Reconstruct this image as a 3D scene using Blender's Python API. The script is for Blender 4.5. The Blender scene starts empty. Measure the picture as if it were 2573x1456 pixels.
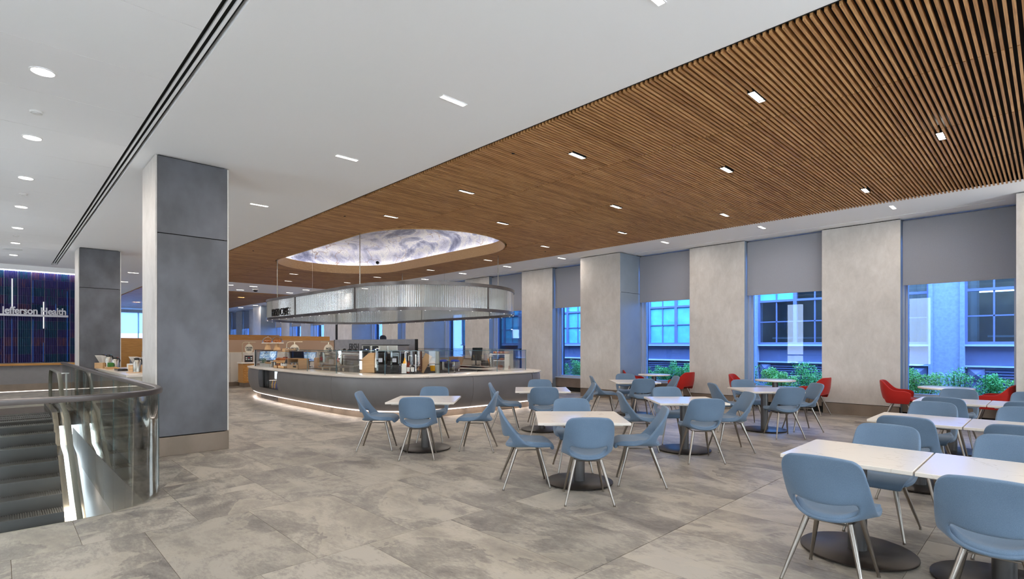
import bpy, math, random
from mathutils import Vector, Matrix
random.seed(7)
PI = math.pi
R = math.radians
scene = bpy.context.scene
C = scene.collection
# ------------------------------------------------------------------ camera, world, exposure
# room axes: +X towards the window wall, +Y along it, floor z = 0
CAMH = 1.55
YAW = R(44.24)
cam_d = bpy.data.cameras.new('camera'); cam = bpy.data.objects.new('camera', cam_d); C.objects.link(cam)
cam.location = (0, 0, CAMH)
cam.rotation_euler = (PI/2, 0, -YAW)
cam_d.sensor_width = 36.0
cam_d.lens = 36.0*1323/2573
cam_d.shift_y = (867-728)/2573.0
cam_d.clip_end = 300; cam_d.clip_start = 0.05
scene.camera = cam
world = bpy.data.worlds.new('world'); scene.world = world; world.use_nodes = True
wn = world.node_tree
bgn = wn.nodes['Background']
bgn.inputs[0].default_value = (0.76, 0.88, 1.0, 1)
bgn.inputs[1].default_value = 12.0
scene.view_settings.view_transform = 'Standard'
scene.view_settings.look = 'None'
scene.view_settings.gamma = 1
scene.view_settings.use_curve_mapping = False
scene.view_settings.exposure = 0.12
LAMP = 16.0          # watts of one ceiling fixture
CH = 4.18            # ceiling height
FWD = Vector((math.sin(YAW), math.cos(YAW), 0)); RGT = Vector((math.cos(YAW), -math.sin(YAW), 0))

# ------------------------------------------------------------------ materials
def srgb(r, g, b):
    f = lambda c: ((c/255+0.055)/1.055)**2.4 if c > 10.3 else c/255/12.92
    return (f(r), f(g), f(b), 1)
def nmat(name):
    m = bpy.data.materials.new(name); m.use_nodes = True
    nt = m.node_tree; b = nt.nodes['Principled BSDF']
    return m, nt, b
def N(nt, typ, **kw):
    n = nt.nodes.new(typ)
    for k, v in kw.items():
        if k == 'op': n.operation = v
        else: setattr(n, k, v)
    return n
def ramp(nt, fac, stops):
    r = N(nt, 'ShaderNodeValToRGB'); el = r.color_ramp.elements
    while len(el) < len(stops): el.new(0.5)
    for e, (p, c) in zip(el, stops): e.position = p; e.color = c
    nt.links.new(fac, r.inputs[0]); return r.outputs[0]
def coords(nt, rnd=0.0, scale=(1, 1, 1), rot=(0, 0, 0), kind='Object', island=False):
    tc = N(nt, 'ShaderNodeTexCoord'); out = tc.outputs[kind]
    if rnd:
        oi = N(nt, 'ShaderNodeObjectInfo'); v = oi.outputs['Random']
        if island:
            g = N(nt, 'ShaderNodeNewGeometry'); a = N(nt, 'ShaderNodeMath', op='ADD')
            nt.links.new(v, a.inputs[0]); nt.links.new(g.outputs['Random Per Island'], a.inputs[1]); v = a.outputs[0]
        mu = N(nt, 'ShaderNodeVectorMath', op='SCALE'); mu.inputs[0].default_value = (37, 53, 71)
        nt.links.new(v, mu.inputs['Scale'])
        ad = N(nt, 'ShaderNodeVectorMath', op='ADD'); nt.links.new(out, ad.inputs[0]); nt.links.new(mu.outputs[0], ad.inputs[1]); out = ad.outputs[0]
    mp = N(nt, 'ShaderNodeMapping'); mp.inputs['Scale'].default_value = scale; mp.inputs['Rotation'].default_value = rot
    nt.links.new(out, mp.inputs[0]); return mp.outputs[0]
def noise(nt, vec, scale, detail=4, rough=.55, dist=0):
    n = N(nt, 'ShaderNodeTexNoise'); n.inputs['Scale'].default_value = scale; n.inputs['Detail'].default_value = detail
    n.inputs['Roughness'].default_value = rough; n.inputs['Distortion'].default_value = dist
    nt.links.new(vec, n.inputs['Vector']); return n.outputs['Fac']
def bump(nt, b, h, strength=.2, dist=.01):
    bp = N(nt, 'ShaderNodeBump'); bp.inputs['Strength'].default_value = strength; bp.inputs['Distance'].default_value = dist
    nt.links.new(h, bp.inputs['Height']); nt.links.new(bp.outputs[0], b.inputs['Normal'])
def plain(name, col, rough=.5, metal=0, var=0, scale=8, bmp=0, bscale=200, spec=None, stretch=(1, 1, 1), rnd=0):
    m, nt, b = nmat(name)
    b.inputs['Base Color'].default_value = col; b.inputs['Roughness'].default_value = rough; b.inputs['Metallic'].default_value = metal
    if spec is not None: b.inputs['Specular IOR Level'].default_value = spec
    if var:
        v = coords(nt, rnd=rnd, scale=stretch)
        f = noise(nt, v, scale, 5, .6, .4)
        lo = tuple(c*(1-var) for c in col[:3])+(1,); hi = tuple(min(1, c*(1+var)) for c in col[:3])+(1,)
        nt.links.new(ramp(nt, f, [(.3, lo), (.7, hi)]), b.inputs['Base Color'])
    if bmp:
        v = coords(nt); f = noise(nt, v, bscale, 2); bump(nt, b, f, bmp, .002)
    return m
def emit(name, col, s):
    m, nt, b = nmat(name); b.inputs['Base Color'].default_value = (0, 0, 0, 1)
    b.inputs['Emission Color'].default_value = col; b.inputs['Emission Strength'].default_value = s; return m
def glassmat(name, tint, refl=1.0, ior=1.5, rough=0.0, haze=0.0, hazecol=(.5, .5, .5, 1), bumpf=None):
    m = bpy.data.materials.new(name); m.use_nodes = True; nt = m.node_tree; nt.nodes.clear()
    o = N(nt, 'ShaderNodeOutputMaterial'); t = N(nt, 'ShaderNodeBsdfTransparent'); t.inputs[0].default_value = tint
    g = N(nt, 'ShaderNodeBsdfGlossy'); g.inputs['Roughness'].default_value = rough
    fr = N(nt, 'ShaderNodeFresnel'); fr.inputs[0].default_value = ior
    mu = N(nt, 'ShaderNodeMath', op='MULTIPLY'); mu.inputs[1].default_value = refl; mu.use_clamp = True
    nt.links.new(fr.outputs[0], mu.inputs[0])
    base = t.outputs[0]
    if haze:
        d = N(nt, 'ShaderNodeBsdfDiffuse'); d.inputs[0].default_value = hazecol
        tl = N(nt, 'ShaderNodeBsdfTranslucent'); tl.inputs[0].default_value = hazecol
        ad = N(nt, 'ShaderNodeMixShader'); ad.inputs[0].default_value = .5
        nt.links.new(d.outputs[0], ad.inputs[1]); nt.links.new(tl.outputs[0], ad.inputs[2])
        mh = N(nt, 'ShaderNodeMixShader'); mh.inputs[0].default_value = haze
        nt.links.new(base, mh.inputs[1]); nt.links.new(ad.outputs[0], mh.inputs[2]); base = mh.outputs[0]
    mx = N(nt, 'ShaderNodeMixShader'); nt.links.new(mu.outputs[0], mx.inputs[0]); nt.links.new(base, mx.inputs[1]); nt.links.new(g.outputs[0], mx.inputs[2])
    nt.links.new(mx.outputs[0], o.inputs[0]); return m

M = {}
# floor stone
def stone_tile():
    m, nt, b = nmat('floor_stone')
    v = coords(nt, rnd=1, island=True)
    big = noise(nt, v, .9, 6, .6, .9)
    v2 = coords(nt, rnd=1, scale=(1.5, .75, 1), rot=(0, 0, R(28)), island=True)
    st = noise(nt, v2, 2.0, 12, .66, .9)
    v3 = coords(nt, rnd=1, scale=(1.6, .6, 1), rot=(0, 0, R(20)), island=True)
    fine = noise(nt, v3, 30, 6, .75, .4)
    mx = N(nt, 'ShaderNodeMath', op='MULTIPLY_ADD'); mx.inputs[1].default_value = .55; nt.links.new(st, mx.inputs[0])
    mb = N(nt, 'ShaderNodeMath', op='MULTIPLY'); mb.inputs[1].default_value = .33; nt.links.new(big, mb.inputs[0]); nt.links.new(mb.outputs[0], mx.inputs[2])
    mf = N(nt, 'ShaderNodeMath', op='MULTIPLY_ADD'); mf.inputs[1].default_value = .27; nt.links.new(fine, mf.inputs[0]); nt.links.new(mx.outputs[0], mf.inputs[2])
    base = ramp(nt, mf.outputs[0], [(.42, srgb(92, 87, 84)), (.50, srgb(118, 112, 107)), (.56, srgb(136, 130, 122)), (.635, srgb(166, 159, 148))])
    # pale clouds with ragged hard edge
    e = noise(nt, v, .55, 9, .62, 1.4)
    msk = ramp(nt, e, [(.545, (0, 0, 0, 1)), (.552, (1, 1, 1, 1)), (.60, (.55, .55, .55, 1)), (.70, (.0, .0, .0, 1))])
    pale = N(nt, 'ShaderNodeMixRGB'); pale.inputs[2].default_value = srgb(172, 164, 150)
    mm = N(nt, 'ShaderNodeMath', op='MULTIPLY'); mm.inputs[1].default_value = .62; nt.links.new(msk, mm.inputs[0])
    nt.links.new(mm.outputs[0], pale.inputs[0]); nt.links.new(base, pale.inputs[1])
    # per tile tone
    oi = N(nt, 'ShaderNodeObjectInfo'); g = N(nt, 'ShaderNodeNewGeometry'); ad = N(nt, 'ShaderNodeMath', op='ADD'); fr = N(nt, 'ShaderNodeMath', op='FRACT')
    nt.links.new(oi.outputs['Random'], ad.inputs[0]); nt.links.new(g.outputs['Random Per Island'], ad.inputs[1]); nt.links.new(ad.outputs[0], fr.inputs[0])
    tone = ramp(nt, fr.outputs[0], [(0, (.86, .86, .86, 1)), (.5, (1, 1, 1, 1)), (1, (1.0, .985, .96, 1))])
    mul = N(nt, 'ShaderNodeMixRGB'); mul.blend_type = 'MULTIPLY'; mul.inputs[0].default_value = 1
    nt.links.new(pale.outputs[0], mul.inputs[1]); nt.links.new(tone, mul.inputs[2]); nt.links.new(mul.outputs[0], b.inputs['Base Color'])
    b.inputs['Roughness'].default_value = .42; b.inputs['Specular IOR Level'].default_value = .45
    bump(nt, b, mf.outputs[0], .25, .004)
    return m
M['stone'] = stone_tile()
M['grout'] = plain('grout', srgb(112, 96, 78), .9)
M['ceiling'] = plain('ceiling_paint', srgb(246, 244, 243), .85)
M['ceilpanel'] = plain('ceiling_panel_paint', srgb(246, 244, 243), .75)
M['black'] = plain('black_matt', srgb(14, 13, 12), .8)
def wood(name, dark, mid, light, rough=.5):
    m, nt, b = nmat(name)
    v = coords(nt, rnd=1, scale=(1.2, 30, 30), island=True)
    f = noise(nt, v, 2.0, 6, .6, .8)
    base = ramp(nt, f, [(.3, dark), (.52, mid), (.72, light)])
    oi = N(nt, 'ShaderNodeObjectInfo'); g = N(nt, 'ShaderNodeNewGeometry'); ad = N(nt, 'ShaderNodeMath', op='ADD'); fr = N(nt, 'ShaderNodeMath', op='FRACT')
    nt.links.new(oi.outputs['Random'], ad.inputs[0]); nt.links.new(g.outputs['Random Per Island'], ad.inputs[1]); nt.links.new(ad.outputs[0], fr.inputs[0])
    tone = ramp(nt, fr.outputs[0], [(0, (.72, .66, .6, 1)), (.6, (1, 1, 1, 1)), (.9, (1.0, 1.0, 1.0, 1)), (1, (1, 1, 1, 1))])
    mul = N(nt, 'ShaderNodeMixRGB'); mul.blend_type = 'MULTIPLY'; mul.inputs[0].default_value = 1
    nt.links.new(base, mul.inputs[1]); nt.links.new(tone, mul.inputs[2]); nt.links.new(mul.outputs[0], b.inputs['Base Color'])
    b.inputs['Roughness'].default_value = rough
    return m
M['slat'] = wood('slat_wood', srgb(150, 104, 60), srgb(196, 144, 90), srgb(222, 174, 118), .45)
M['oak'] = wood('oak_veneer', srgb(188, 140, 90), srgb(204, 160, 110), srgb(220, 180, 130), .4)
M['panelwood'] = wood('panel_wood', srgb(160, 108, 50), srgb(190, 136, 68), srgb(206, 154, 84), .5)
M['crate'] = wood('crate_wood', srgb(196, 152, 104), srgb(214, 172, 124), srgb(228, 190, 144), .5)
M['darkwood'] = wood('dark_wood', srgb(70, 36, 20), srgb(92, 50, 28), srgb(110, 62, 36), .5)
def plaster():
    m, nt, b = nmat('plaster')
    v = coords(nt, rnd=1); v2 = coords(nt, rnd=1, scale=(1, 1, .55))
    f = noise(nt, v, 1.1, 8, .6, .3); f2 = noise(nt, v2, 6, 9, .72, .4)
    mx = N(nt, 'ShaderNodeMath', op='MULTIPLY_ADD'); mx.inputs[1].default_value = .5; nt.links.new(f, mx.inputs[0])
    mb = N(nt, 'ShaderNodeMath', op='MULTIPLY'); mb.inputs[1].default_value = .5; nt.links.new(f2, mb.inputs[0]); nt.links.new(mb.outputs[0], mx.inputs[2])
    c = ramp(nt, mx.outputs[0], [(.34, srgb(183, 177, 171)), (.5, srgb(198, 192, 186)), (.66, srgb(212, 207, 202))])
    nt.links.new(c, b.inputs['Base Color']); b.inputs['Roughness'].default_value = .42; b.inputs['Specular IOR Level'].default_value = .5
    bump(nt, b, f2, .12, .004); return m
M['plaster'] = plaster()
def blued(name, lo, hi, metal=.75, rough=.36):
    m, nt, b = nmat(name)
    v = coords(nt, rnd=1, scale=(1, 1, .7)); f = noise(nt, v, 2.4, 5, .5, 0)
    nt.links.new(ramp(nt, f, [(.35, lo), (.68, hi)]), b.inputs['Base Color'])
    b.inputs['Metallic'].default_value = metal; b.inputs['Roughness'].default_value = rough
    v3 = coords(nt, scale=(1, 1, .03)); f3 = noise(nt, v3, 60, 3); bump(nt, b, f3, .05, .001)
    return m
M['panelmetal'] = blued('blued_metal_panel', srgb(84, 83, 86), srgb(106, 106, 111), .35, .5)
M['return'] = plain('return_panel', srgb(150, 162, 174), .42, .25, var=.05, scale=2)
M['headgrey'] = plain('headwall_grey', srgb(128, 126, 132), .5, 0, var=.12, scale=9)
M['bronze'] = blued('bronze_kick', srgb(128, 114, 100), srgb(146, 130, 116), .55, .4)
M['rimmetal'] = blued('rim_metal', srgb(98, 92, 90), srgb(118, 112, 110), .8, .3)
M['framemetal'] = plain('frame_metal', srgb(168, 178, 196), .4, .1)
M['steel'] = plain('brushed_steel', srgb(176, 170, 160), .26, 1, var=.06, scale=20)
M['legsteel'] = plain('leg_steel', srgb(150, 143, 136), .28, 1, var=.05, scale=12)
M['decksteel'] = plain('deck_steel', srgb(196, 186, 172), .2, 1)
M['basedark'] = plain('table_base_bronze', srgb(46, 40, 36), .4, .5)
M['pedestal'] = plain('pedestal_grey', srgb(104, 102, 102), .35, .8)
M['chrome'] = plain('chrome', srgb(220, 220, 220), .1, 1)
def fabric(name, a, c):
    m, nt, b = nmat(name)
    v = coords(nt); f = noise(nt, v, 650, 2, .6); g = noise(nt, v, 5, 3, .5)
    mx = N(nt, 'ShaderNodeMath', op='MULTIPLY_ADD'); mx.inputs[1].default_value = .8; nt.links.new(f, mx.inputs[0])
    mb = N(nt, 'ShaderNodeMath', op='MULTIPLY'); mb.inputs[1].default_value = .2; nt.links.new(g, mb.inputs[0]); nt.links.new(mb.outputs[0], mx.inputs[2])
    nt.links.new(ramp(nt, mx.outputs[0], [(.36, a), (.64, c)]), b.inputs['Base Color'])
    b.inputs['Roughness'].default_value = .75; b.inputs['Specular IOR Level'].default_value = .3
    b.inputs['Sheen Weight'].default_value = .15
    bump(nt, b, f, .3, .001); return m
M['blue'] = fabric('blue_fabric', srgb(84, 105, 128), srgb(111, 133, 157))
M['bluepipe'] = plain('blue_piping', srgb(68, 92, 112), .7)
M['red'] = fabric('red_fabric', srgb(150, 16, 8), srgb(178, 26, 12))
def marble(name, base, vein, scale=1.0, amt=1.0):
    m, nt, b = nmat(name)
    v = coords(nt, rnd=1)
    d = N(nt, 'ShaderNodeTexNoise'); d.inputs['Scale'].default_value = 1.6*scale; d.inputs['Detail'].default_value = 5; nt.links.new(v, d.inputs['Vector'])
    mi = N(nt, 'ShaderNodeMixRGB'); mi.blend_type = 'ADD'; mi.inputs[0].default_value = .9; nt.links.new(v, mi.inputs[1]); nt.links.new(d.outputs['Color'], mi.inputs[2])
    vo = N(nt, 'ShaderNodeTexVoronoi'); vo.feature = 'DISTANCE_TO_EDGE'; vo.inputs['Scale'].default_value = 1.25*scale; nt.links.new(mi.outputs[0], vo.inputs['Vector'])
    msk = noise(nt, v, 2.0*scale, 3)
    k = ramp(nt, vo.outputs['Distance'], [(0, (1, 1, 1, 1)), (.018, (0, 0, 0, 1))])
    k2 = ramp(nt, msk, [(.42, (0, 0, 0, 1)), (.62, (1, 1, 1, 1))])
    mu = N(nt, 'ShaderNodeMath', op='MULTIPLY'); nt.links.new(k, mu.inputs[0]); nt.links.new(k2, mu.inputs[1])
    mu2 = N(nt, 'ShaderNodeMath', op='MULTIPLY'); mu2.inputs[1].default_value = .55*amt; nt.links.new(mu.outputs[0], mu2.inputs[0])
    c = N(nt, 'ShaderNodeMixRGB'); c.inputs[1].default_value = base; c.inputs[2].default_value = vein; nt.links.new(mu2.outputs[0], c.inputs[0])
    nt.links.new(c.outputs[0], b.inputs['Base Color']); b.inputs['Roughness'].default_value = .18; return m
M['quartz'] = marble('white_quartz', srgb(226, 218, 208), srgb(176, 158, 136), 1.6)
M['whitemarble'] = marble('white_marble', srgb(214, 206, 194), srgb(132, 112, 88), .8, 1.4)
M['windowglass'] = glassmat('window_glass', (.46, .66, 1, 1), .9, 1.5)  # blueness of the outdoor daylight is put into the pane tint
M['railglass'] = glassmat('balustrade_glass', (.965, .98, .955, 1), .75, 1.5)
M['caseglass'] = glassmat('case_glass', (.985, .995, .99, 1), .45, 1.45)
M['glassedge'] = plain('glass_edge', srgb(60, 104, 116), .2)
M['reeded'] = glassmat('reeded_glass', (.80, .82, .79, 1), 1.8, 1.5, .16, .58, srgb(184, 186, 180))
M['smoke'] = glassmat('smoked_plastic', (.45, .45, .46, 1), .8, 1.45)
M['domeglass'] = glassmat('dome_glass', (.99, .99, .99, 1), .7, 1.45)
def shade():
    m = bpy.data.materials.new('blind_fabric'); m.use_nodes = True; nt = m.node_tree; nt.nodes.clear()
    o = N(nt, 'ShaderNodeOutputMaterial'); d = N(nt, 'ShaderNodeBsdfDiffuse'); t = N(nt, 'ShaderNodeBsdfTranslucent'); x = N(nt, 'ShaderNodeMixShader')
    v = coords(nt, scale=(1, 1, 1)); f = noise(nt, v, 260, 2); c = ramp(nt, f, [(.3, srgb(158, 160, 168)), (.7, srgb(174, 176, 184))])
    nt.links.new(c, d.inputs[0]); t.inputs[0].default_value = srgb(140, 144, 150); x.inputs[0].default_value = .22
    nt.links.new(d.outputs[0], x.inputs[1]); nt.links.new(t.outputs[0], x.inputs[2]); nt.links.new(x.outputs[0], o.inputs[0]); return m
M['blind'] = shade()
def sheer():
    m = bpy.data.materials.new('sheer_shade'); m.use_nodes = True; nt = m.node_tree; nt.nodes.clear()
    o = N(nt, 'ShaderNodeOutputMaterial'); t = N(nt, 'ShaderNodeBsdfTranslucent'); t.inputs[0].default_value = (.75, .72, .68, 1); nt.links.new(t.outputs[0], o.inputs[0]); return m
M['sheer'] = sheer()
M['lamp'] = emit('lamp_diffuser', (1, .93, .82, 1), 22)
M['led'] = emit('led_strip', (1, .9, .84, 1), 4)
M['ledcove'] = emit('cove_strip', (1, .95, .9, 1), 10)
M['ledwall'] = emit('wall_strip', (.75, .85, 1, 1), 6)
M['ledwhite'] = emit('white_light_line', (1, .97, .95, 1), 1.3)
M['ledblue'] = emit('blue_light_line', (.02, .2, .9, 1), .28)
M['screen'] = None
M['counterbody'] = plain('counter_body', srgb(116, 113, 114), .42, .25, var=.08, scale=2)
M['greywall'] = plain('grey_wall', srgb(132, 128, 128), .6, 0, var=.04)
M['tanband'] = plain('tan_panel', srgb(180, 148, 122), .5)
M['white'] = plain('white_plastic', srgb(228, 226, 222), .4)
M['paper'] = plain('paper', srgb(232, 228, 222), .8)
M['kraft'] = plain('kraft_paper', srgb(176, 142, 106), .8, var=.08)
M['blackgloss'] = plain('black_gloss', srgb(16, 16, 18), .2)
M['blackplastic'] = plain('black_plastic', srgb(22, 22, 24), .45)
M['bread'] = plain('baked_crust', srgb(170, 96, 44), .6, var=.35, scale=30)
M['pastry'] = plain('pale_pastry', srgb(206, 156, 92), .6, var=.25, scale=30)
M['berry'] = plain('red_pastry', srgb(136, 34, 22), .4, var=.3, scale=30)
M['muffin'] = plain('muffin', srgb(176, 104, 48), .7, var=.3, scale=40)
M['herb'] = plain('herb_green', srgb(50, 108, 34), .6, var=.3, scale=30)
M['amber'] = plain('amber_bottle', srgb(120, 40, 12), .12)
M['darkbottle'] = plain('dark_bottle', srgb(34, 14, 10), .12)
M['yellow'] = plain('yellow_label', srgb(232, 168, 10), .4)
M['orange'] = plain('orange_handle', srgb(226, 140, 20), .4)
M['bluecloth'] = plain('blue_cloth', srgb(24, 54, 150), .7)
M['teal'] = plain('teal_plastic', srgb(20, 130, 150), .5)
M['redmark'] = plain('red_mark', srgb(176, 22, 34), .5)
M['letters'] = plain('letter_black', srgb(18, 18, 20), .4)
M['signgrey'] = plain('letter_grey', srgb(176, 176, 184), .35, .3)
M['cream'] = plain('cream_sign', srgb(222, 210, 188), .5)
M['brass'] = plain('pale_brass', srgb(206, 190, 160), .3, .7)
M['handrail'] = plain('olive_handrail', srgb(88, 88, 76), .35)
M['step'] = plain('escalator_step', srgb(70, 70, 70), .5, .3)
M['brown'] = plain('brown_well_panel', srgb(78, 70, 62), .55, .0, var=.08, scale=3)
M['facade'] = plain('facade_stone', srgb(158, 160, 172), .8, var=.14, scale=14)
M['facadeframe'] = plain('facade_frame', srgb(122, 120, 146), .6)
M['spandrel'] = plain('spandrel_metal', srgb(104, 104, 128), .6, var=.08)
M['ledge'] = plain('ledge_stone', srgb(196, 200, 208), .7)
M['frosted'] = plain('frosted_pane', srgb(128, 208, 214), .3, var=.18, scale=3)
M['paneclear'] = glassmat('far_pane', (.8, .86, .9, 1), .6)
M['office'] = plain('office_wall', srgb(120, 116, 104), .8, var=.2, scale=2)
M['curtain'] = plain('sheer_curtain', srgb(176, 172, 160), .8)
M['warmstrip'] = emit('office_cove', (1, .8, .45, 1), 14)
M['soil'] = plain('soil', srgb(66, 56, 46), .9, var=.2, scale=20)
M['leaf'] = plain('shrub_leaf', srgb(120, 196, 96), .5, var=.35, scale=14)
M['leaf2'] = plain('pale_shrub_leaf', srgb(156, 210, 100), .5, var=.35, scale=14)
M['stem'] = plain('stem', srgb(90, 70, 50), .8)
M['navy'] = plain('navy_cap', srgb(20, 26, 44), .7)
M['skin'] = plain('skin', srgb(150, 108, 84), .5)
M['blackshirt'] = plain('black_shirt', srgb(24, 24, 28), .8)
def iris():
    m, nt, b = nmat('iridescent_panel')
    oi = N(nt, 'ShaderNodeObjectInfo'); g = N(nt, 'ShaderNodeNewGeometry'); ad = N(nt, 'ShaderNodeMath', op='ADD')
    v = coords(nt, scale=(9, 1, .8), kind='Object', rnd=1)
    f = noise(nt, v, 3, 3, .6)
    lw = N(nt, 'ShaderNodeMath', op='MULTIPLY_ADD'); lw.inputs[1].default_value = .55
    nt.links.new(f, lw.inputs[0])
    mr = N(nt, 'ShaderNodeMath', op='MULTIPLY'); mr.inputs[1].default_value = .45; nt.links.new(oi.outputs['Random'], mr.inputs[0]); nt.links.new(mr.outputs[0], lw.inputs[2])
    c = ramp(nt, lw.outputs[0], [(.18, srgb(34, 42, 84)), (.36, srgb(34, 70, 92)), (.48, srgb(62, 52, 98)), (.6, srgb(44, 46, 96)), (.75, srgb(94, 64, 84)), (.9, srgb(92, 82, 66))])
    nt.links.new(c, b.inputs['Base Color']); b.inputs['Metallic'].default_value = .5; b.inputs['Roughness'].default_value = .3; return m
M['iris'] = iris()
def mural():
    m, nt, b = nmat('cove_mural')
    v = coords(nt)
    n1 = noise(nt, v, .5, 9, .62, 2.2)
    sp = noise(nt, v, 34, 4, .8)
    base = ramp(nt, n1, [(.36, srgb(120, 124, 150)), (.44, srgb(184, 186, 206)), (.49, srgb(232, 230, 226)), (.56, srgb(206, 206, 220)), (.66, srgb(146, 150, 176))])
    sr = ramp(nt, sp, [(.40, (.62, .62, .70, 1)), (.58, (1, 1, 1, 1))])
    mu = N(nt, 'ShaderNodeMixRGB'); mu.blend_type = 'MULTIPLY'; mu.inputs[0].default_value = .8; nt.links.new(base, mu.inputs[1]); nt.links.new(sr, mu.inputs[2])
    d = N(nt, 'ShaderNodeTexNoise'); d.inputs['Scale'].default_value = 2.2; d.inputs['Detail'].default_value = 4; nt.links.new(v, d.inputs['Vector'])
    mi = N(nt, 'ShaderNodeMixRGB'); mi.blend_type = 'ADD'; mi.inputs[0].default_value = .5; nt.links.new(v, mi.inputs[1]); nt.links.new(d.outputs['Color'], mi.inputs[2])
    vo = N(nt, 'ShaderNodeTexVoronoi'); vo.feature = 'DISTANCE_TO_EDGE'; vo.inputs['Scale'].default_value = 1.5; nt.links.new(mi.outputs[0], vo.inputs['Vector'])
    k0 = ramp(nt, vo.outputs['Distance'], [(.008, (.75, .75, .75, 1)), (.02, (0, 0, 0, 1))])
    kn = ramp(nt, noise(nt, v, 1.1, 3), [(.47, (0, 0, 0, 1)), (.56, (1, 1, 1, 1))])
    km = N(nt, 'ShaderNodeMath', op='MULTIPLY'); nt.links.new(k0, km.inputs[0]); nt.links.new(kn, km.inputs[1]); k = km.outputs[0]
    c = N(nt, 'ShaderNodeMixRGB'); nt.links.new(k, c.inputs[0]); nt.links.new(mu.outputs[0], c.inputs[1]); c.inputs[2].default_value = srgb(140, 112, 92)
    nt.links.new(c.outputs[0], b.inputs['Base Color']); b.inputs['Roughness'].default_value = .6; return m
M['mural'] = mural()
def screen():
    m, nt, b = nmat('register_screen'); b.inputs['Base Color'].default_value = (0, 0, 0, 1)
    v = coords(nt, kind='Object'); f = noise(nt, v, 9, 3, .5, 2)
    c = ramp(nt, f, [(.35, srgb(90, 130, 190)), (.5, srgb(170, 205, 240)), (.62, srgb(240, 248, 255))])
    nt.links.new(c, b.inputs['Emission Color']); b.inputs['Emission Strength'].default_value = .95; return m
M['screen'] = screen()
M['emitwhite'] = emit('cooler_light', (.75, .9, 1, 1), 3)

# ------------------------------------------------------------------ mesh helpers
class MB:
    def __init__(s): s.v = []; s.f = []
    def add(s, vs, fs):
        o = len(s.v); s.v += [tuple(v) for v in vs]; s.f += [tuple(i+o for i in f) for f in fs]; return s
    def box(s, x0, x1, y0, y1, z0, z1):
        return s.add([(x0, y0, z0), (x1, y0, z0), (x1, y1, z0), (x0, y1, z0), (x0, y0, z1), (x1, y0, z1), (x1, y1, z1), (x0, y1, z1)],
                     [(0, 3, 2, 1), (4, 5, 6, 7), (0, 1, 5, 4), (1, 2, 6, 5), (2, 3, 7, 6), (3, 0, 4, 7)])
    def cyl(s, p0, p1, r0, r1=None, n=12, caps=True):
        r1 = r0 if r1 is None else r1; p0 = Vector(p0); p1 = Vector(p1); d = (p1-p0).normalized()
        a = d.orthogonal().normalized(); b = d.cross(a); vs = []
        for p, r in ((p0, r0), (p1, r1)):
            for i in range(n):
                t = 2*PI*i/n; vs.append(p+(a*math.cos(t)+b*math.sin(t))*r)
        fs = [(i, (i+1) % n, n+(i+1) % n, n+i) for i in range(n)]
        if caps: fs += [tuple(range(n))[::-1], tuple(range(n, 2*n))]
        return s.add(vs, fs)
    def lathe(s, prof, c=(0, 0, 0), n=20, cap=True):
        vs = []; m = len(prof)
        for (r, z) in prof:
            for i in range(n):
                t = 2*PI*i/n; vs.append((c[0]+r*math.cos(t), c[1]+r*math.sin(t), c[2]+z))
        fs = [(k*n+i, k*n+(i+1) % n, (k+1)*n+(i+1) % n, (k+1)*n+i) for k in range(m-1) for i in range(n)]
        if cap: fs += [tuple(range(n))[::-1], tuple(range((m-1)*n, m*n))]
        return s.add(vs, fs)
    def prism(s, poly, z0, z1):
        n = len(poly)
        return s.add([(x, y, z0) for x, y in poly]+[(x, y, z1) for x, y in poly],
                     [tuple(range(n))[::-1], tuple(range(n, 2*n))]+[(i, (i+1) % n, n+(i+1) % n, n+i) for i in range(n)])
    def tube(s, pts, r, n=8):
        pts = [Vector(p) for p in pts]; m = len(pts); vs = []; up = None
        rr = r if isinstance(r, (list, tuple)) else [r]*m
        for k, p in enumerate(pts):
            d = (pts[min(k+1, m-1)]-pts[max(k-1, 0)]).normalized()
            a = d.orthogonal().normalized() if up is None else (up-d*up.dot(d)).normalized()
            up = a; b = d.cross(a)
            for i in range(n):
                t = 2*PI*i/n; vs.append(p+(a*math.cos(t)+b*math.sin(t))*rr[k])
        fs = [(k*n+i, k*n+(i+1) % n, (k+1)*n+(i+1) % n, (k+1)*n+i) for k in range(m-1) for i in range(n)]
        fs += [tuple(range(n))[::-1], tuple(range((m-1)*n, m*n))]
        return s.add(vs, fs)
    def sweep(s, path, prof, closed=False, z=0):
        """path 2-D, prof closed loop of (offset outward, z)."""
        n = len(path); m = len(prof); nm = normals(path, closed); vs = []
        for (x, y), (nx, ny) in zip(path, nm):
            for o, h in prof: vs.append((x+nx*o, y+ny*o, z+h))
        fs = []
        for k in range(n if closed else n-1):
            k2 = (k+1) % n
            for i in range(m): fs.append((k*m+i, k*m+(i+1) % m, k2*m+(i+1) % m, k2*m+i))
        if not closed: fs += [tuple(range(m))[::-1], tuple(range((n-1)*m, n*m))]
        return s.add(vs, fs)
    def grid(s, rows):
        n = len(rows[0])
        return s.add([p for r in rows for p in r], [(k*n+i, k*n+i+1, (k+1)*n+i+1, (k+1)*n+i) for k in range(len(rows)-1) for i in range(n-1)])
    def xf(s, mat):
        s.v = [tuple(mat @ Vector(v)) for v in s.v]; return s
def normals(path, closed=False):
    n = len(path); out = []
    for k in range(n):
        a = path[(k-1) % n] if (closed or k > 0) else path[k]; b = path[(k+1) % n] if (closed or k < n-1) else path[k]
        dx, dy = b[0]-a[0], b[1]-a[1]; l = math.hypot(dx, dy) or 1
        out.append((dy/l, -dx/l))
    return out
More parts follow.
